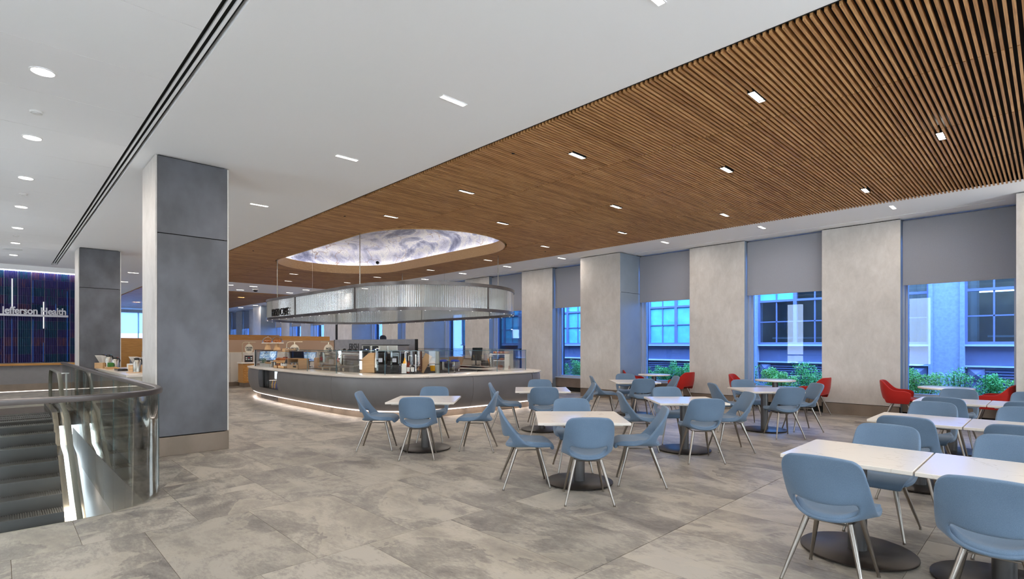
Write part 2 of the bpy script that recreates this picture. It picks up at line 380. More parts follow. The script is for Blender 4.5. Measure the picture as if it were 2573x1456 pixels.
def catmull(pts, sub=6):
    out = []; n = len(pts)
    for i in range(n-1):
        p0 = pts[max(i-1, 0)]; p1 = pts[i]; p2 = pts[i+1]; p3 = pts[min(i+2, n-1)]
        for k in range(sub):
            t = k/sub
            out.append(tuple(.5*((2*p1[j])+(-p0[j]+p2[j])*t+(2*p0[j]-5*p1[j]+4*p2[j]-p3[j])*t*t+(-p0[j]+3*p1[j]-3*p2[j]+p3[j])*t**3) for j in range(len(p1))))
    out.append(pts[-1]); return out
def fixn(me):
    import bmesh
    bm = bmesh.new(); bm.from_mesh(me); bmesh.ops.recalc_face_normals(bm, faces=bm.faces); bm.to_mesh(me); bm.free()
def obj(name, mb, mat=None, parent=None, loc=None, smooth=False, bevel=0, rot=0):
    me = bpy.data.meshes.new(name); me.from_pydata(mb.v, [], mb.f); me.update()
    fixn(me)
    if mat: me.materials.append(M[mat] if isinstance(mat, str) else mat)
    if smooth:
        me.polygons.foreach_set('use_smooth', [True]*len(me.polygons))
        try: me.set_sharp_from_angle(angle=R(40))
        except Exception: pass
    o = bpy.data.objects.new(name, me); C.objects.link(o)
    if parent: o.parent = parent
    if loc: o.location = loc
    if rot: o.rotation_euler.z = rot
    if bevel:
        b = o.modifiers.new('bevel', 'BEVEL'); b.width = bevel; b.segments = 2; b.limit_method = 'ANGLE'
    return o
def tag(o, label, cat, group=None, kind=None):
    if label: o['label'] = label
    if cat: o['category'] = cat
    if group: o['group'] = group
    if kind: o['kind'] = kind
    return o
def thing(name, label, cat, loc=(0, 0, 0), rot=0, group=None):
    o = bpy.data.objects.new(name, None); C.objects.link(o); o.location = loc; o.rotation_euler.z = rot; o.empty_display_size = .1
    return tag(o, label, cat, group)
def struct(name, mb, mat, **k):
    o = obj(name, mb, mat, **k)
    if not k.get('parent'): o['kind'] = 'structure'
    return o
def copy_tree(o, loc, rot=0, label=None, group=None):
    c = o.copy(); C.objects.link(c); c.location = loc; c.rotation_euler.z = rot
    if label: c['label'] = label
    if group: c['group'] = group
    for ch in o.children:
        d = ch.copy(); C.objects.link(d); d.parent = c
        for g in ch.children:
            e = g.copy(); C.objects.link(e); e.parent = d
    return c
def inst(proto, parent, loc, rot=None, scale=None):
    d = proto.copy(); C.objects.link(d); d.parent = parent; d.location = loc
    if rot is not None: d.rotation_euler = rot
    if scale is not None: d.scale = scale
    return d
def text_mesh(name, body, size, mat, parent, origin, right, up, extr=.01, xs=1.0, bold=0.0, align='LEFT', spacing=1.0):
    cu = bpy.data.curves.new(name, 'FONT'); cu.body = body; cu.size = size; cu.extrude = extr; cu.offset = bold; cu.align_x = align; cu.space_character = spacing
    cu.resolution_u = 3
    t = bpy.data.objects.new(name+'_src', cu); C.objects.link(t)
    dg = bpy.context.evaluated_depsgraph_get(); me = bpy.data.meshes.new_from_object(t.evaluated_get(dg))
    bpy.data.objects.remove(t); me.materials.clear(); me.materials.append(M[mat])
    r = Vector(right).normalized(); u = Vector(up).normalized(); n = r.cross(u)
    mt = Matrix(((r.x, u.x, n.x, origin[0]), (r.y, u.y, n.y, origin[1]), (r.z, u.z, n.z, origin[2]), (0, 0, 0, 1)))
    me.transform(Matrix.Scale(xs, 4, Vector((1, 0, 0)))); me.transform(mt)
    o = bpy.data.objects.new(name, me); C.objects.link(o)
    if parent: o.parent = parent
    return o
def area(name, loc, sx, sy, power, col=(1, .90, .80), rot=(0, 0, 0), spread=None, parent=None):
    l = bpy.data.lights.new(name, 'AREA'); l.shape = 'RECTANGLE'; l.size = sx; l.size_y = sy; l.energy = power; l.color = col
    if spread: l.spread = spread
    o = bpy.data.objects.new(name, l); C.objects.link(o); o.location = loc; o.rotation_euler = rot
    if parent: o.parent = parent
    return o
def project(x, y, z):
    v = Vector((x, y, z-CAMH)); w = v.dot(FWD)
    if w < .2: return None
    return 1286.5+1323*v.dot(RGT)/w, 867-1323*v.z/w, w

# ------------------------------------------------------------------ floor, with the escalator well cut out
VOID = [(-.6, 6.03), (.5, 6.03), (.72, 6.06), (.92, 6.15), (1.08, 6.31), (1.19, 6.55), (1.245, 6.9), (1.25, 16.2), (-.6, 16.2)]
def clip(poly, a, b, keep_left):
    out = []; n = len(poly)
    sd = lambda p: ((b[0]-a[0])*(p[1]-a[1])-(b[1]-a[1])*(p[0]-a[0]))*(1 if keep_left else -1)
    for i in range(n):
        p, q = poly[i], poly[(i+1) % n]; sp, sq = sd(p), sd(q)
        if sp >= 0: out.append(p)
        if (sp > 0 and sq < 0) or (sp < 0 and sq > 0):
            t = sp/(sp-sq); out.append((p[0]+(q[0]-p[0])*t, p[1]+(q[1]-p[1])*t))
    return out
def area2(p): return abs(sum(p[i][0]*p[(i+1) % len(p)][1]-p[(i+1) % len(p)][0]*p[i][1] for i in range(len(p))))/2
def minus_void(poly):
    rest = poly; pieces = []; n = len(VOID)
    for i in range(n):
        a, b = VOID[i], VOID[(i+1) % n]
        o = clip(rest, a, b, False)
        if len(o) > 2 and area2(o) > 1e-5: pieces.append(o)
        rest = clip(rest, a, b, True)
        if len(rest) < 3 or area2(rest) < 1e-6: return pieces
    return pieces
FX0, FX1, FY0, FY1 = -3.2, 14.1, -3.4, 48.0
fb = MB()
for p in minus_void([(FX0, FY0), (FX1, FY0), (FX1, FY1), (FX0, FY1)]): fb.prism(p, -.35, -.004)
floor = struct('floor', fb, 'grout')
TP = 1.512; TY0 = 2.207; TW = .8
tiles = []
j0 = int((FY0-TY0)//TP); j1 = int((FY1-TY0)//TP)+1
for j in range(j0, j1):
    y0 = TY0+j*TP; y1 = y0+TP
    off = .06 if j % 2 else .46
    for i in range(-6, 20):
        x0 = off+i*TW; x1 = x0+TW
        a0, a1, b0, b1 = max(x0, FX0), min(x1, FX1), max(y0, FY0), min(y1, FY1)
        if a1-a0 < .02 or b1-b0 < .02: continue
        xs = [(a0+.0015, b0+.0015), (a1-.0015, b0+.0015), (a1-.0015, b1-.0015), (a0+.0015, b1-.0015)]
        if j == 0: xs = [(p[0], max(p[1], b0+.003)) for p in xs]
        if j == -1: xs = [(p[0], min(p[1], b1-.003)) for p in xs]
        vis = [project(px, py, 0) for px, py in xs+[((a0+a1)/2, (b0+b1)/2)]]
        size = max([(1/v[2]**2 if v and -350 < v[0] < 2900 and v[1] < 1800 else 0) for v in vis])
        tiles.append((size, xs, (a0, b0)))
tiles.sort(key=lambda t: -t[0])
rest = MB(); full_tile = None
for k, (s, xs, org) in enumerate(tiles):
    near_void = max(p[0] for p in xs) > -.6 and min(p[0] for p in xs) < 1.3 and max(p[1] for p in xs) > 6 and min(p[1] for p in xs) < 16.3
    pcs = minus_void(xs) if near_void else [xs]
    if not pcs: continue
    if k < 290 and s > 0:
        mb = MB()
        for p in pcs: mb.prism([(q[0]-org[0], q[1]-org[1]) for q in p], -.012, 0)
        obj('floor_tile', mb, 'stone', floor, (org[0], org[1], 0))
    else:
        for p in pcs: rest.prism(p, -.012, 0)
o = obj('floor_tile_field', rest, 'stone', floor); o['kind'] = 'stuff'

# ------------------------------------------------------------------ ceiling
WX0, WX1, WY1 = 4.59, 11.6, 23.79      # slatted zone
OC = (8.05, 13.76); OR = 2.0; OL = 2.39      # oval: stadium, radius and half straight length
ceil = MB()
ceil.box(1.37, WX0, -3.4, 48, CH, CH+.12)
ceil.box(WX1, 13.05, -3.4, 48, CH, CH+.12)
ceil.box(13.11, 14.1, -3.4, 48, CH, CH+.12)
ceil.box(13.05, 13.11, -3.4, .6, CH, CH+.12)
ceil.box(13.05, 13.11, .6, 48, CH+.05, CH+.12)
ceil.box(WX0, WX1, WY1, 28.05, CH, CH+.12)
ceil.box(WX0, WX1, 45.5, 48, CH, CH+.12)
ceil.box(FX0, 1.37, 23.7, 48, CH, CH+.12)
ceil.box(1.215, 1.37, 22.9, 23.7, CH, CH+.12)
ceiling = struct('ceiling', ceil, 'ceiling')
cg = MB().box(13.045, 13.115, .5, 8.3, CH+.045, CH+.05)
# left bay: panels with hairline joints
ys = [-3.4, -1.03, .17, 1.37, 2.56, 3.76, 4.96, 6.16, 7.36, 8.56, 9.76, 10.96, 12.16, 13.36, 14.56, 15.76, 16.96, 18.16, 19.36, 20.56, 21.76, 22.96, 23.7]
for a, b in zip(ys, ys[1:]):
    obj('ceiling_panel', MB().box(0, 1.218-FX0, 0, b-a-.006, 0, .05), 'ceilpanel', ceiling, (FX0, a, CH))
obj('ceiling_backing', MB().box(FX0, 1.218, -3.4, 23.7, CH+.052, CH+.12), 'black', ceiling)
# long double slot beside the left bay
sl = struct('trim_3', MB().box(0, .15, -3.4, 22.9, .06, .12), 'black'); sl.location = (1.22, 0, CH)
for x in (.036, .092): obj('blade', MB().box(x, x+.020, -3.4, 22.9, .006, .03), 'ceiling', sl)
obj('edge_strip', MB().box(.0, .004, -3.4, 22.9, 0, .06), 'black', sl)
# dark soffit above the slats, with the oval left open
def stadium(c, r, l, n=16, grow=0):
    r += grow; pts = []
    for k in range(n+1):
        t = PI+PI*k/n; pts.append((c[0]+r*math.cos(t), c[1]-l+r*math.sin(t)))
    for k in range(n+1):
        t = PI*k/n; pts.append((c[0]+r*math.cos(t), c[1]+l+r*math.sin(t)))
    return pts      # counter clockwise
bk = MB(); z0, z1 = CH+.13, CH+.17
bk.box(WX0, OC[0]-OR, -3.4, WY1, z0, z1); bk.box(OC[0]+OR, WX1, -3.4, WY1, z0, z1)
bk.box(OC[0]-OR, OC[0]+OR, -3.4, OC[1]-OL-OR, z0, z1); bk.box(OC[0]-OR, OC[0]+OR, OC[1]+OL+OR, WY1, z0, z1)
for sx in (-1, 1):
    for sy in (-1, 1):
        pts = []
        for k in range(13):
            t = PI/2*k/12; pts.append((OC[0]+sx*OR*math.cos(t), OC[1]+sy*(OL+OR*math.sin(t))))
        corner = (OC[0]+sx*OR, OC[1]+sy*(OL+OR))
        for p, q in zip(pts, pts[1:]): bk.prism([corner, p, q], z0, z1)
bk.box(WX0, WX1, 28.05, 45.5, z0, z1)
for x in (WX0, WX1): bk.box(x-.004, x+.004, -3.4, WY1, CH-.005, z0)
soff = obj('ceiling_soffit', bk, 'black', ceiling)
# slats run across the room in four lengths
XB = [WX0+.012, 6.34, 8.11, 9.88, WX1+.05]
SP = .0514; SZ0, SZ1 = CH-.03, CH+.018
fix_wood = [(5.69, 2.165), (5.69, 4.56), (5.69, 6.95), (5.69, 9.36), (8.4, .97), (7.74, 3.38), (8.32, 5.735), (7.71, 8.207), (10.45, 2.2), (10.4, 4.58), (10.35, 6.96), (10.34, 9.36),
            (7.745, 19.44), (8.45, 21.75), (10.43, 20.58), (10.4, 18.1), (10.75, 12.1), (10.75, 15.1)]
def oval_cut(y):
    dy = abs(y-OC[1])
    if dy > OL+OR+.03: return None
    h = OR+.03 if dy <= OL else math.sqrt(max(0, (OR+.03)**2-(dy-OL)**2))
    return OC[0]-h, OC[0]+h
slat_root = thing('slatted_ceiling', 'timber slatted ceiling field above the tables', 'ceiling')
slat_root['kind'] = 'structure'; del slat_root['category']; del slat_root['label']; slat_root.name = 'trim_1'
field = MB(); prot = {}; count = 0
ny0, ny1 = int((-3.3)/SP), int((WY1-.03)/SP)
order = sorted(range(ny0, ny1), key=lambda n: abs(n*SP-2.2))
for n in order:
    y = n*SP
    segs = []
    for a, b in zip(XB, XB[1:]):
        a2, b2 = a+.009, b-.009
        oc = oval_cut(y); lst = [(a2, b2)]
        if oc: lst = [(p, q) for p, q in ((a2, min(b2, oc[0])), (max(a2, oc[1]), b2)) if q-p > .03]
        for fx, fy in fix_wood:
            if abs(fy-y) < .042:
                nl = []
                for p, q in lst:
                    if q < fx-.16 or p > fx+.16: nl.append((p, q))
                    else:
                        if fx-.16-p > .03: nl.append((p, fx-.16))
                        if q-fx-.16 > .03: nl.append((fx+.16, q))
                lst = nl
        segs += lst
    for a, b in segs:
        if count < 300 and .25 < y < 4.4:
            key = round(b-a, 3)
            if key not in prot:
                o = obj('slat', MB().box(0, b-a, -.0105, .0105, SZ0, SZ1), 'slat', slat_root, (a, y, 0)); prot[key] = o
            else: inst(prot[key], slat_root, (a, y, 0))
            count += 1
        else: field.box(a, b, y-.0105, y+.0105, SZ0, SZ1)
o = obj('slat_field', field, 'slat', slat_root); o['kind'] = 'stuff'
f2 = MB()
for n in range(int(28.1/SP), int(45.4/SP)):
    y = n*SP
    for a, b in zip(XB, XB[1:]): f2.box(a+.004, b-.004, y-.0105, y+.0105, SZ0, SZ1)
s2 = obj('trim_2', f2, 'slat'); s2['kind'] = 'structure'
# oval recess: timber ring, mural wall, mural vault, cove light
cove = thing('ceiling_cove', 'oval ceiling recess with timber ring and glowing blue and gold mural', 'ceiling recess', (0, 0, 0))
ring = stadium(OC, OR, OL, 24)
obj('ring', MB().sweep(ring, [(-.022, SZ0-.012), (-.002, SZ0-.012), (-.002, CH+.25), (-.022, CH+.25)], closed=True), 'oak', cove, smooth=True)
wallp = stadium(OC, OR, OL, 24, .34)
mw = MB(); rows = []
prof = [(0, .25), (0, .62), (-.03, .72), (-.10, .80), (-.25, .86), (-.6, .92), (-1.2, .98)]
nmw = normals(wallp, True)
for o_, h in prof: rows.append([(p[0]+n_[0]*o_, p[1]+n_[1]*o_, CH+h) for p, n_ in zip(wallp+wallp[:1], nmw+nmw[:1])])
mw.grid(rows); n0 = len(mw.v); last = rows[-1][:-1]; mw.v += last; mw.f.append(tuple(range(n0, n0+len(last))))
obj('mural', mw, 'mural', cove, smooth=True)
obj('ledge', MB().sweep(ring, [(.018, CH+.22), (.34, CH+.22), (.34, CH+.25), (.018, CH+.25)], closed=True), 'ceiling', cove)
obj('light_strip', MB().sweep(ring, [(.20, CH+.255), (.26, CH+.255), (.26, CH+.27), (.20, CH+.27)], closed=True), 'ledcove', cove)
obj('speaker', MB().cyl((9.95, 17.28, 4.56), (9.90, 17.23, 4.56), .06, .055, 16), 'black', cove)

# ------------------------------------------------------------------ ceiling fixtures
def linear_proto(name, label, cat='ceiling light'):
    t = thing(name, label, cat)
    fr = MB(); fr.box(-.165, .165, -.038, -.028, -.005, .01); fr.box(-.165, .165, .028, .038, -.005, .01); fr.box(-.165, -.155, -.028, .028, -.005, .01); fr.box(.155, .165, -.028, .028, -.005, .01)
    f_ = obj('frame', fr, 'ceiling', t); obj('diffuser', MB().box(-.155, .155, -.028, .028, -.004, .004), 'lamp', f_); return t
lin = linear_proto('linear_downlight', 'x'); lin_used = False
def put_linear(x, y, label, group):
    global lin_used
    if not lin_used: t = lin; lin_used = True; t.location = (x, y, CH-.002); tag(t, label, 'ceiling light', group)
    else: t = copy_tree(lin, (x, y, CH-.002), 0, label, group)
    area('lamp_light', (x, y, CH-.012), .3, .05, LAMP*1.0)
    return t
def ordn(k): return ['nearest', 'second', 'third', 'fourth', 'fifth', 'sixth', 'seventh', 'eighth', 'ninth', 'tenth', 'eleventh', 'twelfth', 'thirteenth', 'fourteenth', 'fifteenth', 'sixteenth'][min(k, 15)]
for k, y in enumerate((2.1, 4.5, 6.92, 10.4, 12.8, 15.2, 17.6, 20.4, 23.4)):
    put_linear(3.5, y, '%s linear downlight in the white ceiling left of the slatted timber' % ordn(k).capitalize(), 'linear downlights in the white ceiling bay')
for y in (-2.7, -.3): area('lamp_light', (3.5, y, CH-.012), .3, .05, LAMP)
WL = [2.13, 4.54, 6.93, 10.39, 12.78, 15.15, 17.55, 20.0, 22.4, 24.8, 27.2, 29.6, 33.8, 37.0, 40.0]
for k, y in enumerate(WL):
    put_linear(12.22, y, '%s linear downlight along the window wall soffit' % ordn(k).capitalize(), 'linear downlights along the window wall')
for y in (-2.7, -.3): area('lamp_light', (12.22, y, CH-.012), .3, .05, LAMP)
for k, (x, y) in enumerate([(7.23, 25.2), (8.2, 25.1), (8.25, 27.1), (10.51, 24.9), (10.51, 26.9), (6.0, 26.2), (3.7, 27)]):
    put_linear(x, y, 'linear downlight in the white band beyond the slatted ceiling, %s' % ['left of the dome camera', 'second from left', 'farthest left', 'right of the dome camera', 'farther right', 'behind the big column', 'between the two columns'][k], 'linear downlights in the far white band')
for k, y in enumerate((30.5, 34, 38, 42)): put_linear(3.5, y, 'added linear downlight far beyond the columns, %s' % ordn(k), 'added far linear downlights')  # downlights added to brighten the far white ceiling
for x in (6.0, 9.5):
    for y in (31, 35, 39): put_linear(x, y, 'small linear light in the far slatted ceiling, %s row %s side' % ({31: 'near', 35: 'middle', 39: 'far'}[y], 'left' if x < 7 else 'right'), 'lights in the far slatted ceiling')
# recessed slat fixtures
sf = thing('slat_downlight', 'x', 'ceiling light')
obj('housing', MB().box(-.155, .155, -.038, -.033, -.030, .07).box(-.155, .155, .033, .038, -.030, .07).box(-.155, -.149, -.033, .033, -.030, .07).box(.149, .155, -.033, .033, -.030, .07), 'black', sf)
obj('diffuser', MB().box(-.149, .149, -.033, .033, -.004, .02), 'lamp', sf)
names = ['above the near square tables on the left edge, nearest', 'second along the left edge of the timber', 'third along the left edge of the timber', 'fourth along the left edge of the timber beside the oval',
         'nearest of the middle row of the timber', 'second of the middle row', 'third of the middle row', 'fourth of the middle row beside the oval',
         'nearest of the row by the windows', 'second of the row by the windows', 'third of the row by the windows', 'fourth of the row by the windows',
         'beyond the oval on the left', 'at the far end of the timber', 'beyond the oval towards the windows, farther one', 'beyond the oval towards the windows, nearer one', 'right of the oval, nearer one', 'right of the oval, farther one']
for k, (x, y) in enumerate(fix_wood):
    lb = 'small downlight between slats, '+names[k]
    if k == 0: sf.location = (x, y, CH-.005); tag(sf, lb, 'ceiling light', 'downlights between the timber slats')
    else: copy_tree(sf, (x, y, CH-.005), 0, lb, 'downlights between the timber slats')
    area('lamp_light', (x, y, CH-.014), .28, .055, LAMP*1.0)
for x, y in ((5.69, -.25), (8.4, -1.4), (10.45, -.2), (5.69, -2.6), (10.45, -2.6)): area('lamp_light', (x, y, CH-.014), .28, .08, LAMP)
# round downlights in the left bay
rd = thing('round_downlight', 'x', 'ceiling light')
obj('diffuser', MB().cyl((0, 0, -.002), (0, 0, .012), .088, .088, 24), 'lamp', rd)
obj('trim_ring', MB().lathe([(.088, -.006), (.102, -.006), (.102, .01), (.088, .01), (.088, -.006)], n=24, cap=False), 'ceiling', rd)
for k, y in enumerate((6.78, 9.03, 11.28, 13.7, 16.23, 18.68, 21.2)):
    lb = '%s round downlight in the row over the escalator' % ordn(k).capitalize()
    if k == 0: rd.location = (.3, y, CH-.002); tag(rd, lb, 'ceiling light', 'round downlights over the escalator')
    else: copy_tree(rd, (.3, y, CH-.002), 0, lb, 'round downlights over the escalator')
    area('lamp_light', (.3, y, CH-.012), .16, .16, LAMP*1.1)
for y in (-.8, 1.7, 4.3): area('lamp_light', (.3, y, CH-.012), .16, .16, LAMP*1.1)
for x in (-2,):
    for y in (0, 5, 10, 15, 20): area('lamp_light', (x, y, CH-.012), .16, .16, LAMP)
det = thing('smoke_detector', 'x', 'detector'); obj('body', MB().cyl((0, 0, -.02), (0, 0, .005), .055, .062, 20), 'white', det); obj('vent', MB().cyl((0, 0, -.03), (0, 0, -.02), .035, .035, 16), 'white', det)
for k, (x, y) in enumerate(((.3, 7.99), (.3, 12.5), (.29, 17.4))):
    lb = 'small round white cover plate between the %s pair of round downlights' % ['nearest', 'middle', 'far'][k]
    if k == 0: det.location = (x, y, CH); tag(det, lb, 'detector', 'white cover plates')
    else: copy_tree(det, (x, y, CH), 0, lb, 'white cover plates')
sp_ = thing('ceiling_speaker', 'larger flat round speaker grille at the far end of the round downlights', 'speaker', (.26, 19.95, CH)); obj('grille', MB().cyl((0, 0, -.012), (0, 0, .005), .2, .21, 28), 'white', sp_)
spr = MB().cyl((0, 0, -.035), (0, 0, .03), .022, .018, 8)
so = obj('sprinkler', spr, 'black'); so.location = (5.0, 5.11, CH); tag(so, 'tiny black sprinkler in the slats, nearest one', 'sprinkler', 'black sprinklers in the slats')
for k, (x, y) in enumerate(((5.0, 9.98), (5.03, 15.42), (10.9, 9.87), (10.7, 14.9))):
    c = so.copy(); C.objects.link(c); c.location = (x, y, CH); c['label'] = 'tiny black sprinkler in the slats, %s' % ['left of the oval', 'above the end of the lettered canopy', 'by the windows beside the canopy', 'behind the canopy'][k]
dc = thing('dome_camera', 'white and black dome security camera on the far white ceiling', 'security camera', (8.55, 25.9, CH))
obj('housing', MB().lathe([(.10, 0), (.13, -.02), (.13, -.07), (.11, -.09)], n=20), 'white', dc)
obj('dome', MB().lathe([(.10, -.09), (.095, -.12), (.07, -.15), (.03, -.165)], n=20), 'blackgloss', dc, smooth=True)

# ------------------------------------------------------------------ columns
def column(x0, x1, y0, y1, label):
    t = thing('column', label, 'column', (0, 0, 0))
    obj('core', MB().box(x0+.03, x1-.03, y0+.03, y1-.03, 0, CH), 'black', t)
    for z0, z1, nm in ((.275, 3.095, 0), (3.105, CH-.015, 1)):
        obj('metal_panel', MB().box(x0+.012, x1, y0-.0, y0+.02, z0, z1), 'panelmetal', t, bevel=.003)
        obj('metal_panel', MB().box(x0+.012, x1, y1-.02, y1, z0, z1), 'panelmetal', t, bevel=.003)
    obj('plaster_panel', MB().box(x0-.012, x0+.01, y0, y1, .275, CH-.015), 'plaster', t, bevel=.003)
    obj('plaster_panel', MB().box(x1, x1+.02, y0, y1, .275, CH-.015), 'plaster', t, bevel=.003)
    kb = MB().box(x0-.015, x1+.02, y0-.006, y1+.006, 0, .262)
    obj('kick_plate', kb, 'bronze', t, bevel=.003)
    return t
column(1.545, 2.437, 8.59, 9.5, 'big grey metal clad square column beside the balustrade corner')
column(1.53, 2.43, 18.25, 19.15, 'smaller looking grey clad column behind the napkin counter')

# ------------------------------------------------------------------ window wall
PW = 13.43; PP = 12.57; GX = 13.85
pil = [(-1.0, .44), (8.53, 9.95), (18.12, 19.5), (24.35, 25.86), (37.1, 38.57)]
pier = [(-3.4, -2.4), (2.21, 3.67), (5.41, 6.88), (11.83, 13.29), (15.05, 16.5), (21.5, 22.9), (27.9, 29.35), (31.2, 32.6), (34.4, 35.76), (40.6, 42.06), (43.7, 45.1), (46.5, 48.0)]
wr = MB(); wr.box(13.95, 14.1, -3.4, 48, 3.9, CH); 
for a, b in pil+pier: wr.box(PW+.05, 14.1, a+.02, b-.02, 0, CH)
wall_right = struct('wall_right', wr, 'black')
for a, b in pier:
    obj('plaster_pier', MB().box(PW-.0, PW+.05, a, b, .255, CH-.02), 'plaster', wall_right, bevel=.002)
    obj('pier_kick', MB().box(PW+.004, PW+.05, a, b, 0, .245), 'bronze', wall_right)
    for y0, y1 in ((a-.0, a+.018), (b-.018, b)): obj('metal_return', MB().box(PW+.004, GX+.0, y0-.001, y1+.001, .0, CH-.02), 'return', wall_right)
for a, b in pil:
    obj('plaster_pier', MB().box(PP, PP+.05, a, b, .255, CH-.02), 'plaster', wall_right, bevel=.002)
    obj('pier_kick', MB().box(PP+.004, PP+.05, a, b, 0, .245), 'bronze', wall_right)
    for y0, y1 in ((a, a+.02), (b-.02, b)):
        for z0, z1 in ((0, 3.045), (3.055, CH-.02)):
            obj('metal_return', MB().box(PP+.006, GX, y0-.002, y1+.002, z0, z1), 'return', wall_right)
obj('black_panel', MB().box(PW, PW+.05, 27.5, 27.9, 0, CH-.02), 'black', wall_right)
edges = sorted(pil+pier)
wins = [(edges[i][1], edges[i+1][0]) for i in range(len(edges)-1)]
SILL = .47
wnum = 0; blinds = []
for a, b in wins:
    if b-a < .3: continue
    if a > 27 and a < 27.95: continue
    wnum += 1
    w = MB(); w.box(GX-.06, GX+.06, a, a+.07, SILL, CH); w.box(GX-.06, GX+.06, b-.07, b, SILL, CH); w.box(GX-.06, GX+.06, a+.07, b-.07, SILL, SILL+.05); w.box(GX-.06, GX+.06, a+.07, b-.07, CH-.14, CH)
    wo = struct('window_%d' % wnum, w, 'framemetal')
    obj('jamb', MB().box(13.66, GX-.06, b-.035, b-.001, SILL, CH-.02), 'framemetal', wo)
    obj('jamb', MB().box(13.66, GX-.06, a+.001, a+.035, SILL, CH-.02), 'framemetal', wo)
    obj('pane', MB().box(GX-.008, GX+.008, a+.07, b-.07, SILL+.05, CH-.14), 'windowglass', wo)
    obj('window_sill', MB().box(13.56, GX-.06, a+.002, b-.002, SILL-.03, SILL+.005), 'framemetal', wo)
    obj('apron_panel', MB().box(13.6, 13.95, a+.002, b-.002, .14, SILL-.03), 'bronze', wo)
    obj('floor_grille', MB().box(13.62, 13.95, a+.002, b-.002, 0, .13), 'black', wo)
    blinds.append((a, b, wnum))
def grid_mb(ya, yb): pass
bl_names = {}
for a, b, n in blinds:
    zb = 2.8
    if 19 < a < 36: zb = 2.72
    t = thing('roller_blind', 'grey roller blind half drawn over the %s window from the right' % ordn(n-2).replace('nearest', 'first') if n > 1 else 'grey roller blind outside the picture on the right', 'blind', (0, 0, 0), 0, 'grey roller blinds')
    obj('fabric', MB().box(13.555, 13.559, a+.03, b-.02, zb+.02, CH-.05), 'blind', t)
    obj('bottom_bar', MB().box(13.548, 13.566, a+.03, b-.02, zb-.01, zb+.024), 'blind', t, bevel=.003)
    obj('roller', MB().cyl((13.6, a+.03, CH-.06), (13.6, b-.03, CH-.06), .035, n=12), 'blind', t)

# far, end and left walls
def wall(name, mb, mat): return struct(name, mb, mat)
eb = MB(); eb.box(FX0, 6.0, 47.9, 48.1, 0, CH); eb.box(9.0, 14.1, 47.9, 48.1, 0, CH); eb.box(6.0, 9.0, 47.9, 48.1, 0, 1.0); eb.box(6.0, 9.0, 47.9, 48.1, 3.95, CH)
wall_back = struct('wall_back', eb, 'plaster')
wf = MB().box(5.95, 9.05, 47.86, 47.92, .95, 1.02).box(7.45, 7.51, 47.88, 47.94, 1.02, 3.95)
wfo = struct('window_20', wf, 'framemetal'); obj('pane', MB().box(6, 9, 47.98, 48.0, 1.0, 3.95), 'windowglass', wfo)
obj('blind_band', MB().box(6, 9, 47.84, 47.85, 2.4, 3.95), 'sheer', wfo)
wlm = MB(); yy = -3.4
for k in range(8):
    a = -1.5+5.4*k; b = a+.9; wlm.box(FX0-.15, FX0, yy, a, -.35, CH+.12); wlm.box(FX0-.15, FX0, a, b, -.35, .5); wlm.box(FX0-.15, FX0, a, b, 3.8, CH+.12); yy = b
wlm.box(FX0-.15, FX0, yy, 48, -.35, CH+.12)
wall_left = struct('wall_left', wlm, 'plaster')
for k in range(8):  # unseen windows added so daylight brightens the left and far ceiling
    a = -1.5+5.4*k; b = a+.9
    wv = struct('window_%d' % (40+k), MB().box(FX0-.12, FX0-.04, a, a+.05, .5, 3.8).box(FX0-.12, FX0-.04, b-.05, b, .5, 3.8).box(FX0-.12, FX0-.04, a, b, .5, .56).box(FX0-.12, FX0-.04, a, b, 3.74, 3.8), 'framemetal')
    obj('pane', MB().box(FX0-.09, FX0-.08, a+.05, b-.05, .56, 3.74), 'caseglass', wv)

# ------------------------------------------------------------------ feature wall with lettering
JY = 23.82
jw = struct('wall_feature', MB().box(FX0, 3.0, JY+.02, JY+.25, 0, CH), 'greywall')
struct('trim_4', MB().box(FX0, 3.0, JY-.16, JY+.02, 4.02, CH-.001), 'ceiling')
jw.name = 'wall_far_left'
obj('kick_band', MB().box(FX0, 3.0, JY-.02, JY+.02, 0, .25), 'bronze', jw)
obj('light_strip', MB().box(FX0, 3.0, JY-.03, JY-.0, 3.985, 4.015), 'ledwall', jw)
area('strip_light', (.6, JY-.10, 3.99), 5.0, .03, 26, (.7, .82, 1), (R(12), 0, 0))
obj('light_strip', MB().box(FX0, 3.0, JY-.035, JY-.02, .004, .018), 'led', jw)
ribp = MB(); pw = .33; ph = .285
ribp.box(0, pw-.012, 0, .02, 0, ph-.004)
for k in range(6):
    x = .012+k*.051; ribp.add([(x, 0, 0), (x+.042, 0, 0), (x+.021, -.028, 0), (x, 0, ph-.004), (x+.042, 0, ph-.004), (x+.021, -.028, ph-.004)], [(0, 1, 4, 3), (1, 2, 5, 4), (2, 0, 3, 5), (0, 2, 1), (3, 4, 5)])
first = None
lines = {0: None}
for cx in range(-4, 9):
    x = .115+cx*pw
    for rz in range(11):
        z = .96+rz*.2775
        if first is None: first = obj('ribbed_panel', ribp, 'iris', jw, (x, JY, z)); first.scale = (1, 1, .975)
        else: d = inst(first, jw, (x, JY, z))
bars = [(.29, 3.72, 2.75, 'ledwhite'), (.29, 2.4, .98, 'ledblue'), (.80, 3.70, 2.95, 'ledblue'), (.80, 2.4, .98, 'ledblue'), (1.06, 3.0, 2.1, 'ledwhite'), (1.06, 1.62, .98, 'ledblue'), (1.38, 2.95, 2.7, 'ledblue'), (1.68, 3.4, .98, 'ledblue')]
for x, zt, zb, m_ in bars: obj('light_bar', MB().box(x, x+(.024 if m_ == 'ledwhite' else .013), JY-.045, JY-.01, zb, zt), m_, jw)
